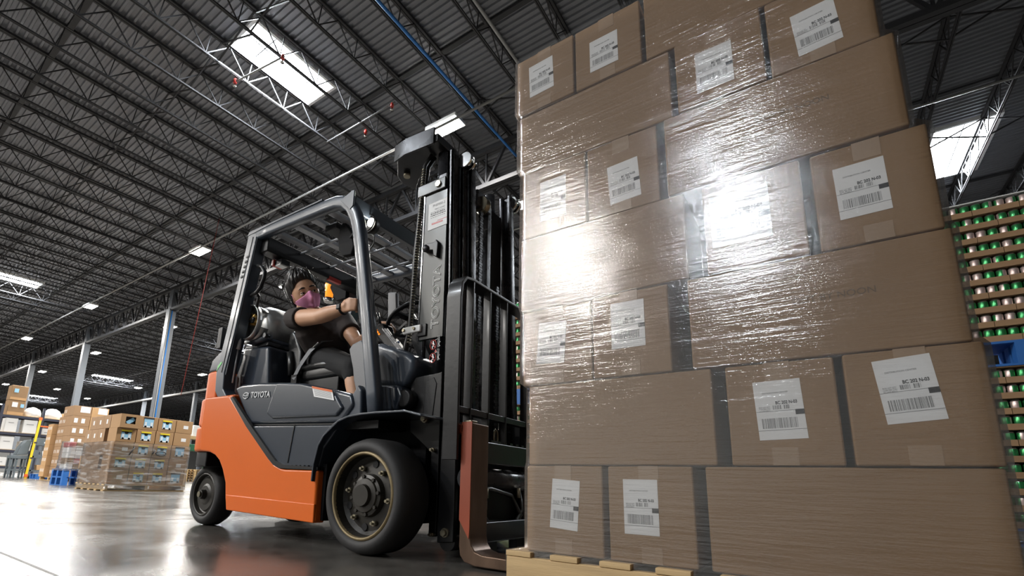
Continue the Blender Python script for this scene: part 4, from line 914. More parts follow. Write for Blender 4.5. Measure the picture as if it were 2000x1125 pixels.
# --- head: local frame
cdir = (V(0, 0, .335) - C).normalized(); rdir = V(.8076, .5888, .0332); rdir = (rdir - cdir * rdir.dot(cdir)).normalized(); udir = rdir.cross(-cdir).normalized()
if udir.z < 0: udir = -udir
yaw = math.radians(14); F = (cdir * math.cos(yaw) + rdir * math.sin(yaw) + udir * .10).normalized()
U0 = (udir - F * udir.dot(F)).normalized(); S0 = F.cross(U0).normalized()          # S0: to the person's right hand side
rol = math.radians(-15); U = (U0 * math.cos(rol) + S0 * math.sin(rol)).normalized()
if U.dot(rdir) > 0: U = (U0 * math.cos(-rol) + S0 * math.sin(-rol)).normalized()
S = F.cross(U).normalized(); HS = 1.16
def H(s, f, u): return C + (S * s + F * f + U * u) * HS
def skull(az, el, off=0.):
    """head surface; az from the face direction, el up"""
    s, f, u = math.sin(az) * math.cos(el), math.cos(az) * math.cos(el), math.sin(el)
    rx, ry, rz = .076, .098, .122
    x, y, z = s * rx, f * ry, u * rz
    if z < 0:                                                      # jaw narrows and comes forward
        q = min(1, -z / .12); x *= 1 - .34 * q * q; y = y * (1 - .16 * q) + .022 * q * q
        if f < 0: y *= 1 - .35 * q
    if f > 0:
        y += .004 * math.exp(-((z + .0) / .02) ** 2) * 0
        y -= .011 * math.exp(-((abs(x) - .032) / .017) ** 2 - ((z - .006) / .014) ** 2)      # eye sockets
        y += .004 * math.exp(-((abs(x) - .03) / .022) ** 2 - ((z - .032) / .010) ** 2)       # brow ridge
        y += .023 * math.exp(-(x / .011) ** 2 - ((z + .028) / .019) ** 2) + .010 * math.exp(-(x / .008) ** 2 - ((z - .0) / .02) ** 2)   # nose
        y += .007 * math.exp(-(x / .022) ** 2 - ((z + .066) / .008) ** 2) + .008 * math.exp(-(x / .02) ** 2 - ((z + .105) / .014) ** 2)  # lips, chin
    l = math.sqrt(x * x + y * y + z * z); k = 1 + off / l
    return H(x * k, y * k, z * k)
def patch(az0, az1, el0, el1, na, ne, off, keep=None, closed=False):
    b = MB(); vs = []; idx = {}
    for i in range(ne + 1):
        for j in range(na + 1):
            az = az0 + (az1 - az0) * j / na; el = el0 + (el1 - el0) * i / ne
            vs.append(skull(az, el, off(az, el) if callable(off) else off))
    fs = []
    for i in range(ne):
        for j in range(na):
            az = az0 + (az1 - az0) * (j + .5) / na; el = el0 + (el1 - el0) * (i + .5) / ne
            if keep is None or keep(az, el): fs.append((i * (na + 1) + j, i * (na + 1) + j + 1, (i + 1) * (na + 1) + j + 1, (i + 1) * (na + 1) + j))
    b.add(vs, fs, True); return b
hd = patch(-PI, PI, -PI / 2, PI / 2, 96, 64, 0)
body.v += []; o0 = len(body.v)
bo = fuse(body, 'body', M['skin'], .0075, dr, 6)
def fin(b, name, m, parent):
    me = b.mesh(name); bm = bmesh.new(); bm.from_mesh(me); bmesh.ops.remove_doubles(bm, verts=bm.verts, dist=.0004); bmesh.ops.recalc_face_normals(bm, faces=bm.faces); bm.to_mesh(me); bm.free()
    return link(name, me, m, parent)
head = fin(hd, 'head', M['skin'], bo)
for s in (-1, 1):
    e = MB(); e.lathe([(.0, -.011), (.014, -.012), (.026, -.006), (.030, .003), (.026, .008), (.0, .004)], (0, 0, 0), 'x', 16)
    e.v = [tuple(H(s * (.072 + v[0] * .6), -.008 + v[1] * .62 - abs(v[0]) * .3, .0 + v[2])) for v in e.v]; e.build('ear', M['skin'], bo)
    eb = MB().ball((0, 0, 0), .0138 * HS, 16, 12); q = H(s * .0325, .0765, .006); eb.v = [tuple(Vector(v) + q) for v in eb.v]; ey = eb.build('eye', M['eye_white'], bo)
    lk = (F + rdir * .5 + U * .12).normalized()
    ib = MB().ball((0, 0, 0), .0075 * HS, 12, 8); q2 = q + lk * .0088 * HS; ib.v = [tuple(Vector(v) + q2) for v in ib.v]; ib.build('iris', M['iris'], bo)
    for up, dz in ((1, .0088), (-1, -.0086)):                       # eyelids
        b = MB(); b.tube([H(s * .0315 + dx, .0775 + .0128 * math.sqrt(max(0, 1 - (dx / .0165) ** 2)) - .002, .006 + dz * math.sqrt(max(0, 1 - (dx / .0175) ** 2)) * (1 if up > 0 else .8)) for dx in [-.016 + .004 * k for k in range(9)]], [.0018, .0028, .0033, .0036, .0037, .0036, .0033, .0028, .0018], 8); b.build('eyelid', M['skin'], bo)
        if up > 0:
            b = MB(); b.tube([H(s * .0315 + dx, .0795 + .0128 * math.sqrt(max(0, 1 - (dx / .0165) ** 2)), .0055 + dz * math.sqrt(max(0, 1 - (dx / .0175) ** 2)) * .75) for dx in [-.014 + .0035 * k for k in range(9)]], .0011, 6); b.build('eyelash', M['hair'], bo)
    b = MB(); b.tube([H(s * .0315 + s * dx, .0915 - .3 * abs(dx) * (1 if dx > 0 else .2) + .002, .031 + .006 * (1 - (dx / .022) ** 2) - .002 * (dx / .02)) for dx in [-.02 + .005 * k for k in range(9)]], [.003, .0048, .0056, .0058, .0054, .0048, .004, .003, .0014], 8); b.build('eyebrow', M['hair'], bo)
def patch2(az0, az1, lo, hi, na, ne, off):
    vs = []; fs = []
    for i in range(ne + 1):
        for j in range(na + 1):
            az = az0 + (az1 - az0) * j / na; a, c = lo(az), hi(az); el = a + (c - a) * i / ne; vs.append(skull(az, el, off(az, el, i / ne)))
    for i in range(ne):
        for j in range(na): fs.append((i * (na + 1) + j, i * (na + 1) + j + 1, (i + 1) * (na + 1) + j + 1, (i + 1) * (na + 1) + j))
    b = MB(); b.add(vs, fs, True); return b
# mask with a centre ridge
def moff(az, el):
    q = math.exp(-(az / .20) ** 2); return .006 + .010 * q * (1 if el > -.9 else .5) + .003 * math.exp(-((abs(az) - .55) / .3) ** 2)
mk = patch2(-1.30, 1.30, lambda az: -1.16 + .44 * max(0, abs(az) - .25), lambda az: -.08 + .16 * math.exp(-(az / .30) ** 2) - .15 * max(0, abs(az) - .5), 56, 30, lambda az, el, t: moff(az, el))
mo = fin(mk, 'face_mask', M['mask'], bo); sl = mo.modifiers.new('solid', 'SOLIDIFY'); sl.thickness = .002; sl.offset = 1
for s in (-1, 1):
    MB().tube([skull(s * 1.28, -.22, .005), H(s * .079, .018, .012), H(s * .079, -.012, .028), H(s * .078, -.022, .0), H(s * .074, -.012, -.03), skull(s * 1.25, -.62, .005)], .0016, 6).build('ear_loop', M['mask'], mo)
# hair: swept-back cap, bun behind the crown and loose curls
hr = random.Random(11)
def hedge(az):
    """hairline: high over the forehead, down past the temples to the nape"""
    a = abs(az)
    if a < 1.0: return .74 - .30 * (a / 1.0) ** 3
    if a < 1.45: return .44 - .20 * ((a - 1.0) / .45)
    if a < 1.85: return .24 - .62 * ((a - 1.45) / .4)
    return -.38 - .22 * min(1, (a - 1.85) / .5)
def hoff(az, el, t):
    b = .010 + .026 * max(0, math.sin(el)) + .034 * max(0, -math.cos(az)) * max(.2, math.cos(el - .3)) + .0035 * math.sin(az * 19 + el * 4) + .0025 * math.sin(az * 37 - el * 7) + .004 * math.sin(az * 6 + el * 9)
    return .001 + b * min(1, (t / .16)) ** .6
cap = patch2(-PI, PI, hedge, lambda az: PI / 2, 120, 44, hoff)
ho = fin(cap, 'hair', M['hair'], bo)
bn = MB()
for k in range(26):
    a = hr.uniform(0, 6.28); r = hr.uniform(.0, .036); c0 = H(.045 + r * math.cos(a), -.10 + hr.uniform(-.03, .03), .085 + r * math.sin(a)); bn.ball(c0, (hr.uniform(.012, .024),) * 3, 8, 6)
bn.build('hair_bun', M['hair'], ho)
st_ = MB()
for k in range(150):
    az = hr.uniform(-PI, PI); el = hr.uniform(-.3, 1.5)
    if abs(az) < 1.0 and el < .75: continue
    p = skull(az, el, .02); n = (p - C).normalized(); d = (n + Vector((hr.uniform(-.8, .8), hr.uniform(-.8, .8), hr.uniform(-.6, .8)))).normalized(); L_ = hr.uniform(.02, .06)
    side = n.cross(d).normalized() if n.cross(d).length > .01 else S
    st_.tube([p - n * .01, p + d * L_ * .4, p + d * L_ * .8 + side * L_ * .3, p + d * L_ + side * L_ * .7], [.0012, .001, .0008, .0004], 4)
for k in range(60):                                                # curls low at the back
    az = hr.choice([-1, 1]) * hr.uniform(1.7, PI); el = hr.uniform(-.8, -.2); p = skull(az, el, .012); pts = []
    for t in range(10): pts.append(p + Vector((math.cos(t * 1.1 + k) * .010, math.sin(t * 1.1 + k) * .010, -.010 * t)) + (p - C).normalized() * .004 * t)
    st_.tube(pts, [.0014] * 9 + [.0004], 4)
tag(st_.build('loose_hair', M['hair'], ho), kind='stuff')
# T-shirt: torso and short sleeves
sh = MB()
for f in (-1, 0, 1):
    sh.tube([V(-2.735, 2.2, 1.13) + V(0, .08, 0) * f, wst + sax * .07 * f, chs + sax * .08 * f, (shR + shL) / 2 + sax * .095 * f], [.125, .115, .12, .072], 14)
sh.ball(chs + cdir * .02 + sax * .055, .062, 12, 8); sh.ball(chs + cdir * .02 - sax * .055, .062, 12, 8)
sh.ball(shR, .074, 12, 8); sh.ball(shL, .074, 12, 8)
for a, b_, q in ((shR, elR, .34), (shL, elL, .52)):
    sh.tube([a, a.lerp(b_, q * .5), a.lerp(b_, q)], [.074, .074, .074], 16)
sh.tube([(shR + shL) / 2 + V(0, 0, 0), nck - V(.0, 0, .012)], [.08, .066], 16)
so = fuse(sh, 'shirt', M['shirt'], .008, dr, 5)
MB().tube([nck + V(-.003, 0, -.012) + (sax * math.cos(a) + sax.cross(V(0, 0, 1)) * math.sin(a)) * .060 + V(0, 0, .008 * math.cos(a * 2)) for a in [2 * PI * k / 24 for k in range(24)]], .006, 6, True).build('collar', M['shirt'], so)
pn = MB()
for hp, kn, an in ((hipR, kneR, ankR), (hipL, kneL, ankL)):
    limb(pn, [hp, hp.lerp(kn, .5), kn, kn.lerp(an, .16)], [.118, .100, .078, .070])
pn.tube([V(-2.735, 2.12, 1.14), V(-2.735, 2.28, 1.14)], [.115, .115], 16); pn.ball(V(-2.735, 2.2, 1.15), (.12, .16, .10), 16, 10)
fuse(pn, 'trousers', M['pants'], .009, dr, 5)
for an in (ankR, ankL):
    s_ = MB(); limb(s_, [an + V(-.035, 0, -.035), an + V(.06, 0, -.05), an + V(.155, 0, -.06)], [.044, .043, .034]); s_.tube([an + V(0, 0, .03), an + V(-.01, 0, -.03)], [.044, .042], 12)
    fuse(s_, 'shoe', M['plastic'], .008, dr, 3)
wt = MB().tube([wrR + V(.005, 0, 0) + V(.001, math.cos(a), math.sin(a)) * .0305 for a in [2 * PI * k / 20 for k in range(20)]], .009, 8, True)
wo = wt.build('watch_strap', M['plastic'], dr); MB().box((wrR.x - .012, wrR.y - .044, wrR.z - .016), (wrR.x + .022, wrR.y - .030, wrR.z + .016)).build('watch_case', M['plastic'], wo, .005)
# seat belt across the lap
bl = MB(); pts = [V(-2.815, 1.94, 1.0), V(-2.77, 1.955, 1.10), V(-2.70, 1.968, 1.19), V(-2.63, 2.0, 1.262), V(-2.58, 2.07, 1.285), V(-2.58, 2.25, 1.285), V(-2.66, 2.42, 1.22), V(-2.80, 2.47, 1.06)]
for i in range(len(pts) - 1): bl.bar(pts[i], pts[i + 1], .040, .004, (pts[i] - V(-2.75, 2.2, 1.1)).normalized())
P('seat_belt', bl, 'grey_plastic'); P('belt_buckle', MB().bar(V(-2.675, 1.975, 1.215), V(-2.64, 1.99, 1.25), .045, .014, (0, -.6, .8)), 'chrome', None, .004)
# ================================================================== stacked cans behind the load
YC0 = 6.0; CR = .0335; CP = .0735
def can_mesh(seed):
    b = MB(); b.lathe([(CR * .80, .0), (CR, .008), (CR, .104), (CR * .80, .118), (CR * .76, .116), (0, .113)], (0, 0, 0), 'z', 12)
    me = b.mesh('drink_can'); me.materials.append(M['can_green']); me.materials.append(M['can_white']); me.materials.append(M['can_top'])
    rg = random.Random(seed); a0 = rg.uniform(0, 6.28); wd = rg.choice([1.2, 2.2, 3.1, 4.2])
    for p in me.polygons:
        c = p.center; a = (math.atan2(c.y, c.x) - a0) % (2 * PI)
        p.material_index = 2 if (c.z > .106 or c.z < .004) else (1 if a < wd else 0)
    return me
CAN = [can_mesh(k) for k in range(8)]
def tray_mesh(n):
    b = MB(); w_ = n * CP; t = .003; h = .052; d = 6 * CP
    b.box((0, 0, 0), (w_ - .004, t, h)).box((0, d - t, 0), (w_ - .004, d, h)).box((0, t, 0), (t, d - t, h)).box((w_ - .004 - t, t, 0), (w_ - .004, d - t, h)).box((t, t, 0), (w_ - .004 - t, d - t, t))
    me = b.mesh('can_tray'); me.materials.append(M['card2']); return me
TRAY = {n: tray_mesh(n) for n in (2, 4)}
crng = random.Random(5)
ROWN = ['bottom', 'second', 'third', 'fourth', 'fifth', 'sixth', 'seventh', 'eighth', 'ninth', 'top']
ORDW = ['first', 'second', 'third', 'fourth', 'fifth', 'sixth', 'seventh', 'eighth', 'ninth', 'tenth', 'eleventh', 'twelfth']
def seen(x, y, z):
    """is this spot of the can stacks left open by the load in front, and inside the picture"""
    q = 1.6 / y; xa, za = x * q, .335 + (z - .335) * q
    if za > 2.17: return True
    lay = [L for L in LAY if L[0] - .01 <= za <= L[1] + .01]
    if not lay: return za > .1
    p = Vector((x, y, z - .335)); dep = p.dot(_f); px = 949.638 * p.dot(_r) / dep + 891.6457
    if px > 2004: return False
    return xa > lay[0][2][-1][1] + .002 or (xa < lay[0][2][0][0] - .002 and xa > -.93)
def can_stack(x0, nt, z0, nrow, who):
    hid = MB(); htr = MB()
    for r in range(nrow):
        z = z0 + r * .133; x = x0; seq = ([4] * nt) if r % 2 == 0 else ([2] + [4] * (nt - 1) + [2]); nc = 0; ntr = 0
        for n in seq:
            vis = any(seen(x + CP * (i + .5), YC0, z + .06) for i in range(n))
            if vis:
                o = bpy.data.objects.new('can_tray', TRAY[n]); COL.objects.link(o); o.location = (x, YC0, z)
                tag(o, 'cardboard can tray, %s in view in the %s row of the %s' % (ORDW[ntr], ROWN[r], who), 'tray', 'can trays of the ' + who); ntr += 1
            else:
                w_ = n * CP; htr.box((x, YC0, z), (x + w_ - .004, YC0 + .003, z + .052))
            for i in range(n):
                cx, cy = x + CP * (i + .5) - .002, YC0 + .040
                if seen(cx - .02, YC0, z + .08) or seen(cx + .02, YC0, z + .08):
                    c = bpy.data.objects.new('drink_can', crng.choice(CAN)); COL.objects.link(c); c.location = (cx, cy, z + .004); c.rotation_euler = (0, 0, crng.uniform(0, 6.28))
                    tag(c, 'green pinkish can, %s in view in the %s row of the %s' % (ORDW[min(nc, 11)], ROWN[r], who), 'can', 'drink cans of the ' + who); nc += 1
                else:
                    hid.lathe([(CR * .8, 0), (CR, .008), (CR, .104), (CR * .8, .118), (0, .115)], (cx, cy, z + .004), 'z', 8)
                for row in range(1, 6):
                    hid.lathe([(CR, .0), (CR, .104), (CR * .8, .118), (0, .115)], (cx, YC0 + .04 + .0725 * row, z + .004), 'z', 6)
            x += n * CP
    if htr.v: tag(htr.build('packed_trays', M['card2']), 'cardboard trays out of view in the ' + who, 'trays', kind='stuff')
    h = hid.build('packed_cans', M['can_green']); tag(h, 'packed drink cans in the unseen trays of the ' + who, 'cans', kind='stuff')
def block_pallet(x0, x1, y0, y1, z0, m, label, hgt=.14, group=None, name='pallet'):
    t = thing(name, label, 'pallet', ((x0 + x1) / 2, (y0 + y1) / 2, z0), group=group); q = hgt
    n = 7
    for k in range(n):
        ya = y0 + (y1 - y0 - .09) * k / (n - 1); MB().box((x0, ya, z0 + q - .02), (x1, ya + .09, z0 + q)).build('deck_board', m, t)
    for k in range(3):
        xa = x0 + (x1 - x0 - .12) * k / 2
        for j in range(3):
            ya = y0 + (y1 - y0 - .12) * j / 2; MB().box((xa, ya, z0 + .02), (xa + .12, ya + .12, z0 + q - .02)).build('block', m, t)
    for j in range(3):
        ya = y0 + (y1 - y0 - .12) * j / 2; MB().box((x0, ya, z0), (x1, ya + .12, z0 + .02)).build('bottom_board', m, t)
    return t
for (x0, nt, nm) in ((.93, 4, 'right can stack'), (-3.62, 2, 'left can stack')):
    block_pallet(x0 - .01, x0 + nt * 4 * CP + .01, YC0 - .01, YC0 + .47, 0, M['blue_wood'], 'blue pallet on the floor under the lower ' + nm)
    can_stack(x0, nt, .14, 10, 'lower ' + nm)
    tag(MB().box((x0, YC0, 1.474), (x0 + nt * 4 * CP, YC0 + .44, 1.482)).build('slip_sheet', M['card2']), 'cardboard sheet on top of the lower ' + nm, 'sheet')
    block_pallet(x0 - .01, x0 + nt * 4 * CP + .01, YC0 - .01, YC0 + .47, 1.482, M['blue_wood'], 'blue pallet resting on top of the lower ' + nm, .22)
    can_stack(x0, nt, 1.704, 10, 'upper ' + nm)
tag(MB().box((.94, YC0 + .002, 3.031), (.93 + 16 * CP - .01, YC0 + .44, 3.040)).build('cover_sheet', M['white']), 'white cover sheet on top of the upper right can stack', 'sheet')

# ================================================================== goods at the far left
def box_carton(x0, x1, y0, y1, z0, z1, label, group, m='card', face=None, hole=False):
    """carton whose shown face looks along +x; face: 'poster', 'label', 'plain', 'open'"""
    t = thing('carton', label, 'box', ((x0 + x1) / 2, (y0 + y1) / 2, z0), group=group); g = .004
    if face == 'open':
        b = MB(); t_ = .012; a, c = y0 + .09, y0 + .27; e, f = z0 + .08, z0 + .22
        b.box((x0, y0 + g, z0), (x1 - t_, y0 + g + t_, z1 - g)).box((x0, y1 - g - t_, z0), (x1 - t_, y1 - g, z1 - g)).box((x0, y0 + g + t_, z0), (x0 + t_, y1 - g - t_, z1 - g)).box((x0 + t_, y0 + g + t_, z0), (x1 - t_, y1 - g - t_, z0 + t_)).box((x0 + t_, y0 + g + t_, z1 - g - t_), (x1 - t_, y1 - g - t_, z1 - g))
        b.box((x1 - t_, y0 + g, z0), (x1, a, z1 - g)).box((x1 - t_, c, z0), (x1, y1 - g, z1 - g)).box((x1 - t_, a, z0), (x1, c, e)).box((x1 - t_, a, f), (x1, c, z1 - g))
        b.build('carton_body', M[m], t)
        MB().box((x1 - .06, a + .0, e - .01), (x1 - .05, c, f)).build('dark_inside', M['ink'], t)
        p = MB().bar(V(x1 - .03, a + .04, e + .01), V(x1 - .03, c - .02, f - .03), .002, .075, (0, -.6, .8)); p.build('poster', M['poster'], t)
        return t
    MB().box((x0, y0 + g, z0), (x1, y1 - g, z1 - g)).build('carton_body', M[m], t, .004, 1)
    yc, zc = (y0 + y1) / 2, (z0 + z1) / 2
    if face in ('poster', 'poster_low'):
        w2, h2 = .088, .085
        p = MB().box((x1, yc - w2, zc - h2), (x1 + .003, yc + w2, zc + h2)).build('poster', M['poster'], t)
        if face == 'poster':
            MB().box((x1 + .003, yc - w2, zc + h2 - .038), (x1 + .005, yc + w2, zc + h2 - .018)).build('poster_black_band', M['ink'], p)
            MB().box((x1 + .003, yc - w2 - .006, zc + h2 - .018), (x1 + .006, yc + w2 + .006, zc + h2 + .012)).build('poster_yellow_band', M['poster_yellow'], p)
            MB().lathe([(.036, 0), (.036, .002), (0, .002)], (x1 + .003, yc, zc + h2 - .036), 'x', 16).build('poster_black_disc', M['ink'], p)
        else:
            MB().box((x1 + .003, yc - w2 - .01, zc + h2), (x1 + .005, yc + w2 + .01, zc + h2 + .03)).build('poster_black_band', M['ink'], p)
        for dy in (-.055, .055):
            MB().box((x1 + .003, yc + dy - .02, zc - h2), (x1 + .0045, yc + dy + .02, zc + .02)).build('poster_white_panel', M['poster_light'], p)
        MB().box((x1 + .003, yc - w2, zc - h2), (x1 + .0045, yc + w2, zc - h2 + .03)).build('poster_white_foot', M['poster_light'], p)
    elif face == 'label':
        MB().box((x1, yc - .02, zc - .04), (x1 + .002, yc + .08, zc + .03)).build('white_label', M['label'], t)
    return t
def side_label(t, x, y, z, w_=.07, h_=.09):
    MB().box((x - w_ / 2, y - .002, z - h_ / 2), (x + w_ / 2, y, z + h_ / 2)).build('white_label', M['label'], t)
g = 'cartons of the poster carton pallet'; hA = .274; zA = .13
FA = [['label', 'poster', 'poster', 'poster_low'], ['poster', 'poster', 'poster', 'label'], ['label', 'poster', 'poster', 'poster_low'], ['poster', 'poster', 'poster', 'label'], ['open', 'poster_low', 'poster', 'label']]
RA = ['bottom', 'second', 'third', 'fourth', 'top']; CA = ['first', 'second', 'third', 'last']
WHAT = {'label': 'brown carton with a small white label', 'poster': 'brown carton with a blue and yellow poster', 'poster_low': 'brown carton with a plain blue poster', 'open': 'opened brown carton with a blue leaflet inside'}
for r in range(5):
    ln = .025 * max(0, r - 1)
    for c in range(4):
        y0 = 3.72 + c * .357 + ln * .5; f = FA[r][c]
        box_carton(-11.42, -11.0 + (.0 if not (r == 4 and c == 0) else .06), y0, y0 + .353, zA + r * hA, zA + (r + 1) * hA, '%s, %s across the %s poster pallet row' % (WHAT[f], CA[c], RA[r]), g, 'card_bg', f)
    for c in range(3):
        x1 = -11.43 - c * .36 - (.18 if r % 2 else 0)
        t = box_carton(x1 - .355, x1, 3.73 + ln * .3, 4.3, zA + r * hA, zA + (r + 1) * hA, 'brown carton, %s along the left face of the %s poster pallet row' % (CA[c], RA[r]), g, 'card2')
        if r > 2: side_label(t, x1 - .17, 3.735 + ln * .3 , zA + (r + .5) * hA)
pA = thing('pallet', 'pale timber pallet under the poster cartons', 'pallet', (-11.6, 4.4, 0))
for k in range(7):
    xa = -12.5 + k * .235; MB().box((xa, 3.68, .108), (xa + .12, 5.17, .128)).build('deck_board', M['wood'], pA)
for k in range(3):
    ya = 3.70 + k * .70; MB().box((-12.5, ya, .02), (-10.97, ya + .05, .108)).build('stringer', M['wood'], pA)
for k in range(5):
    xa = -12.5 + k * .352; MB().box((xa, 3.68, .001), (xa + .12, 5.17, .02)).build('bottom_board', M['wood'], pA)
tag(film_shell([(.03, -12.5, -10.955, .008), (.13, -12.5, -10.96, .004), (.5, -12.48, -10.985, .003), (.95, -12.48, -10.985, .003)], 3.70, 5.17, 'w', M['film_bg'], '', 13, .02, res=.05).build('stretch_film', M['film_bg']), 'cloudy stretch film around the lower half of the poster pallet', 'stretch film')
blk = MB().tube([(-10.97, 4.10, .86), (-10.97, 4.02, .70)], .012, 6).tube([(-10.97, 4.48, .83), (-10.97, 4.44, .74)], .012, 6).tube([(-10.97, 4.60 + .10 * math.cos(a), .765 + .04 * math.sin(a)) for a in [2 * PI * k / 18 for k in range(19)]], .010, 6)
tag(blk.build('marker_writing', M['ink'], [o for o in bpy.data.objects if o.name.startswith('stretch_film')][-1]), kind=None)
# B: tall stack of plain cartons
g = 'cartons of the tall plain stack'; hB = .37; R7 = ['bottom', 'second', 'third', 'fourth', 'fifth', 'sixth', 'top']
for r in range(7):
    for c in range(2 if r < 6 else 2):
        y0 = 5.9 + c * .55
        t = box_carton(-22.3, -21.6, y0, y0 + .545, .13 + r * hB, .13 + (r + 1) * hB, 'tan carton, %s front, %s layer of the tall plain stack' % (('left', 'right')[c], R7[r]), g, 'card_light' if c else 'card2', None)
        if r in (6,): MB().box((-21.6, y0 + .2, .13 + (r + .35) * hB), (-21.597, y0 + .5, .13 + (r + .95) * hB)).build('white_label', M['label'], t)
        else:
            for k in range(2): MB().box((-21.6, y0 + .06 + .22 * k, .13 + (r + .3) * hB), (-21.597, y0 + .17 + .22 * k, .13 + (r + .75) * hB)).build('white_label', M['label'], t)
    for c in range(2):
        x1 = -22.31 - c * .36
        if r == 6 and c == 1: continue
        t = box_carton(x1 - .355, x1, 5.9, 6.5, .13 + r * hB, .13 + (r + 1) * hB, 'tan carton, %s end of left face, %s layer of the tall plain stack' % (('near', 'far')[c], R7[r]), g, 'card2')
        for k in range(2): side_label(t, x1 - .1 - .15 * k, 5.905, .13 + (r + .5) * hB, .05, .12)
for r in range(5):
    t = box_carton(-23.6, -23.06, 5.75, 6.4, .13 + r * .39, .13 + (r + 1) * .39, 'tan carton, %s layer of the narrow stack beside the grey cart' % R7[r], g, 'card_light')
    for k in range(3): side_label(t, -23.5 + .16 * k, 5.755, .13 + (r + .6) * .39, .06, .11)
pB = block_pallet(-23.6, -21.6, 5.8, 7.0, 0, M['wood'], 'timber pallet under the tall plain carton stack', .128)
# C: wrapped mixed goods on two blue pallets
block_pallet(-15.9, -15.0, 4.13, 5.05, 0, M['blue_wood'], 'lower blue pallet left of the poster pallet', .2)
block_pallet(-15.9, -15.0, 4.13, 5.05, .2, M['blue_wood'], 'upper blue pallet under the wrapped white packs', .2)
M['pack_pink'] = mat('pack_pink', (.60, .42, .40), .5); M['pack_red'] = mat('pack_red', (.42, .08, .09), .5)
cr_ = random.Random(21)
for r in range(5):
    for c in range(6):
        mm = cr_.choice(['label', 'label', 'pack_pink', 'card', 'pack_red'])
        nm = {'label': 'white', 'pack_pink': 'pink', 'card': 'brown', 'pack_red': 'red'}[mm]
        o = MB().box((-15.5, 4.16 + c * .145, .40 + r * .135), (-15.03, 4.16 + c * .145 + .138, .40 + r * .135 + .128)).build('goods_pack', M[mm], None, .012, 2)
        tag(o, '%s pack, %s across the %s layer on the blue pallets' % (nm, ORDW[c], R7[r]), 'pack', 'packs on the blue pallets')
tag(film_shell([(.36, -15.88, -15.0, .006), (.42, -15.6, -15.0, .006), (1.09, -15.55, -15.01, .004)], 4.14, 5.04, 'w', M['film_bg'], '', 17, .02, res=.06).build('stretch_film', M['film_bg']), 'cloudy stretch film around the packs on the blue pallets', 'stretch film')
# D: pallet rack with white cartons and bags
rk = thing('storage_rack', 'dark blue storage rack at the far left with orange end stops', 'rack', (-33.4, 7.4, 0))
for y in (6.08, 7.74, 9.4):
    for x in (-34.0, -33.0): MB().box((x - .05, y - .05, 0), (x + .05, y + .05, 3.6 if y < 9 else 3.2)).build('upright', M['rack_blue'], rk)
for zb in (.46, 1.27, 2.15, 3.02):
    for (a, b_) in ((6.13, 7.69), (7.79, 9.35)):
        for x in (-34.0, -33.0): MB().box((x - .03, a, zb - .07), (x + .03, b_, zb + .05)).build('beam', M['rack_blue'], rk)
        MB().box((-34.0, a, zb + .05), (-33.0, b_, zb + .065)).build('shelf_panel', M['wood'], rk)
MB().box((-33.06, 7.70, 2.6), (-32.9, 8.3, 2.67)).build('end_stop', M['orange_bar'], rk)
def wcarton(y0, y1, z0, z1, m, label, group=None, x1=-33.02, taper=0.):
    t = thing('carton', label, 'box', (x1 - .4, (y0 + y1) / 2, z0), group=group)
    MB().box((x1 - .7, y0, z0), (x1, y1, z1)).build('carton_body', M[m], t, .02, 2)
    return t
t = wcarton(6.26, 6.93, 3.09, 3.85, 'card', 'brown carton with blue label on top of the storage rack, lower of two'); MB().box((-33.02, 6.4, 3.5), (-33.01, 6.62, 3.75)).build('white_label', M['label'], t); MB().box((-33.02, 6.74, 3.5), (-33.01, 6.88, 3.68)).build('blue_label', M['poster'], t); MB().box((-33.02, 6.27, 3.1), (-33.012, 6.9, 3.25)).build('pale_base', M['card_light'], t)
t = wcarton(6.26, 6.93, 3.86, 4.62, 'card', 'brown carton with blue label on top of the storage rack, upper of two'); MB().box((-33.02, 6.38, 4.25), (-33.01, 6.55, 4.45)).build('blue_label', M['poster'], t); MB().box((-33.02, 6.27, 3.87), (-33.012, 6.9, 4.0)).build('pale_base', M['card_light'], t)
def bag(y, z, ry, rz, label):
    b = MB(); vs = []; n_, m_ = 20, 12; b.ball((-33.4, y, z), (.35, ry, rz), n_, m_)
    rg = random.Random(int(y * 100)); b.v = [(v[0] + rg.uniform(-.02, .02), v[1] + rg.uniform(-.02, .02), max(3.09, v[2] + rg.uniform(-.02, .02))) for v in b.v]
    o = b.build('white_sack', M['bag']); tag(o, label, 'sack', 'white sacks on the storage rack'); return o
bag(7.36, 3.25, .38, .36, 'smooth white sack on the rack top beside the brown cartons')
bag(8.2, 3.25, .42, .40, 'crumpled white sack on the rack top behind the yellow pole')
WG = 'white cartons on the storage rack'
for (y0, y1, z0, z1, lb) in ((6.30, 6.78, 2.22, 2.93, 'white carton on the second shelf from the top, left'), (7.02, 7.58, 2.22, 2.91, 'white carton on the second shelf from the top, middle'),
                             (6.26, 6.78, 1.34, 1.98, 'white carton on the third shelf from the top of the rack'), (6.20, 6.66, .53, .95, 'white carton on the lowest shelf of the rack'), (7.80, 8.25, 2.22, 2.57, 'white carton under the orange end stop on the rack'), (7.05, 7.6, 1.34, 1.8, 'white carton behind the grey chute on the rack')):
    t = wcarton(y0, y1, z0, z1, 'white', lb, WG); MB().box((-33.02, y0 + .12, z1 - .25), (-33.012, y1 - .15, z1 - .22)).build('printed_mark', M['ink_grey'], t)
wcarton(8.28, 8.9, 2.22, 2.85, 'card', 'brown carton at the right end of the rack second shelf', None, -33.2)
wcarton(8.66, 9.2, 3.09, 3.45, 'card_light', 'pale carton at the far right of the rack top', None, -33.3)
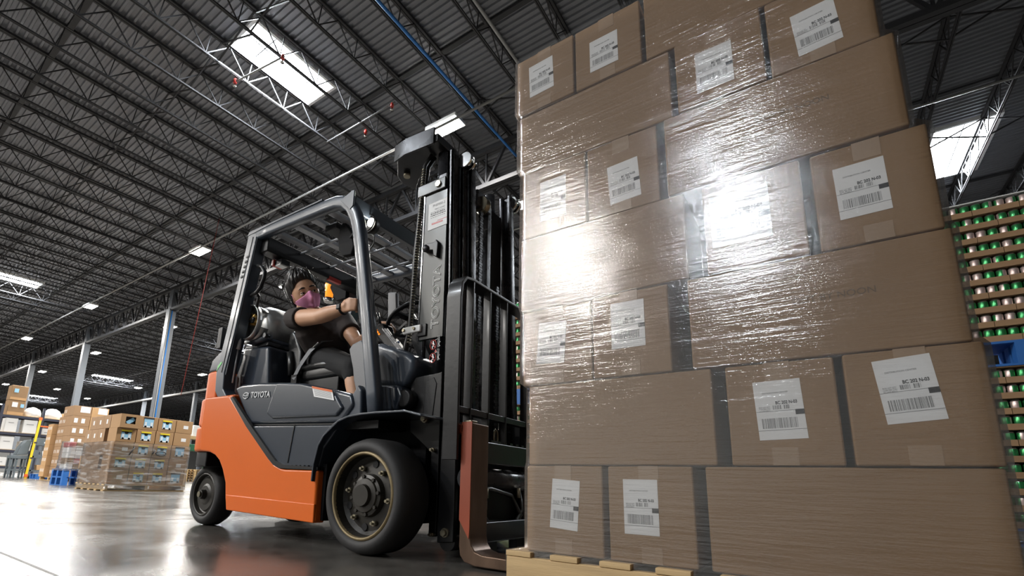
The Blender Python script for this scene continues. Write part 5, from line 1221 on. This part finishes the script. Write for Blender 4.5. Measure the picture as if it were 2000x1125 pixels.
# carts and the yellow pole in front of the rack
ct = thing('parts_cart', 'grey steel cart with drawers left of the tall carton stack', 'cart', (-27, 6.65, 0))
MB().box((-27.5, 6.25, 1.40), (-27.0, 7.0, 1.72)).build('drawer_box', M['grey_steel'], ct, .01); MB().box((-27.5, 6.25, .87), (-27.0, 7.0, .95)).build('shelf', M['grey_steel'], ct); MB().box((-27.5, 6.25, .30), (-27.0, 7.0, .36)).build('shelf', M['grey_steel'], ct)
MB().box((-27.4, 6.3, .95), (-27.02, 6.45, 1.2)).build('side_box', M['grey_steel'], ct)
for y in (6.27, 6.95):
    for x in (-27.47, -27.03): MB().box((x - .03, y - .03, .12), (x + .03, y + .03, 1.4)).build('leg', M['grey_steel'], ct); MB().cyl((x, y - .02, .06), (x, y + .02, .06), .06, 12).build('caster', M['plastic'], ct)
MB().box((-27.0, 6.55, 1.5), (-26.99, 6.72, 1.56)).build('white_label', M['label'], ct)
for y, z, m, lb in ((6.5, .36, 'card_light', 'tan bin on the lowest shelf of the grey cart'), (6.6, .95, 'label', 'white tub on the middle shelf of the grey cart')):
    o = MB().prism([(y, z), (y + .32, z), (y + .35, z + .22), (y - .03, z + .22)], -27.4, -27.1, 'x').build('parts_bin', M[m], None, .01); tag(o, lb, 'bin')
cm_ = thing('chute_machine', 'grey sheet steel chute on legs in front of the storage rack', 'machine', (-27, 5.85, 0))
MB().prism([(5.72, .95), (6.08, 1.0), (6.14, 1.62), (5.98, 1.60), (5.80, 1.30)], -27.6, -27.0, 'x').build('chute', M['grey_steel'], cm_, .02)
MB().box((-27.6, 5.56, .80), (-27.0, 6.12, .93)).build('table_frame', M['grey_steel'], cm_, .01)
for y in (5.6, 5.78, 6.05):
    MB().box((-27.1, y - .03, 0), (-27.04, y + .03, .82)).build('leg', M['grey_steel'], cm_); MB().box((-27.56, y - .03, 0), (-27.5, y + .03, .82)).build('leg', M['grey_steel'], cm_)
MB().bar((-27.05, 5.62, .9), (-27.05, 5.82, 1.5), .05, .05).build('brace', M['grey_steel'], cm_)
MB().box((-27.55, 5.6, .3), (-27.05, 6.05, .35)).build('lower_shelf', M['grey_steel'], cm_)
yp = thing('safety_pole', 'leaning yellow pole with red bands between the cart and the chute', 'pole', (-26.9, 6.2, 0))
MB().bar((-26.8, 6.12, .0), (-26.8, 6.22, 2.5), .075, .075).build('shaft', M['yellow'], yp)
for z in (.12, 2.52): MB().box((-26.85, 6.07 + .04 * z, z - .06), (-26.75, 6.17 + .04 * z, z + .06)).build('red_band', M['orange_bar'], yp)
for z in (.85, 1.5): MB().box((-26.85, 6.10 + .04 * z, z - .03), (-26.75, 6.2 + .04 * z, z + .03)).build('black_band', M['ink'], yp)
block_pallet(-26.6, -25.7, 6.2, 7.15, 0, M['blue_wood'], 'blue pallet on the floor before the grey cart', .2)
# E: racking seen past the forklift's rear wheel
gr = thing('green_frame', 'dark green steel frame right of the poster pallet', 'frame', (-29, 13.7, 0))
MB().box((-29.6, 13.35, 0), (-29.4, 13.75, 1.9)).build('post', M['green'], gr, .02); MB().box((-29.7, 13.3, 1.75), (-29.3, 15.2, 2.15)).build('top_beam', M['green'], gr, .03); MB().box((-29.6, 14.8, 0), (-29.4, 15.1, 1.8)).build('post', M['green'], gr, .02)
for k in range(5):
    o = block_pallet(-31.2, -30.2, 14.2, 15.3, .145 * k, M['wood'], 'timber pallet, %s from the floor behind the green frame' % ORDW[k], .14, 'stacked timber pallets')
sf = thing('wooden_shelf', 'timber shelf board carrying white boxes above the green frame', 'shelf', (-31, 14.6, 2.4))
MB().box((-31.5, 13.6, 2.55), (-30.6, 16, 2.72)).build('board', M['wood'], sf)
for y in (13.7, 15.9): MB().box((-31.4, y - .05, 0), (-31.3, y + .05, 2.55)).build('leg', M['grey_steel'], sf)
for y, lb in ((13.75, 'white box at the left end of the timber shelf'), (14.55, 'white box in the middle of the timber shelf'), (15.3, 'white box at the right end of the timber shelf')):
    o = MB().box((-31.3, y, 2.72), (-30.8, y + .6, 3.4)).build('white_box', M['white'], None, .02); tag(o, lb, 'box')
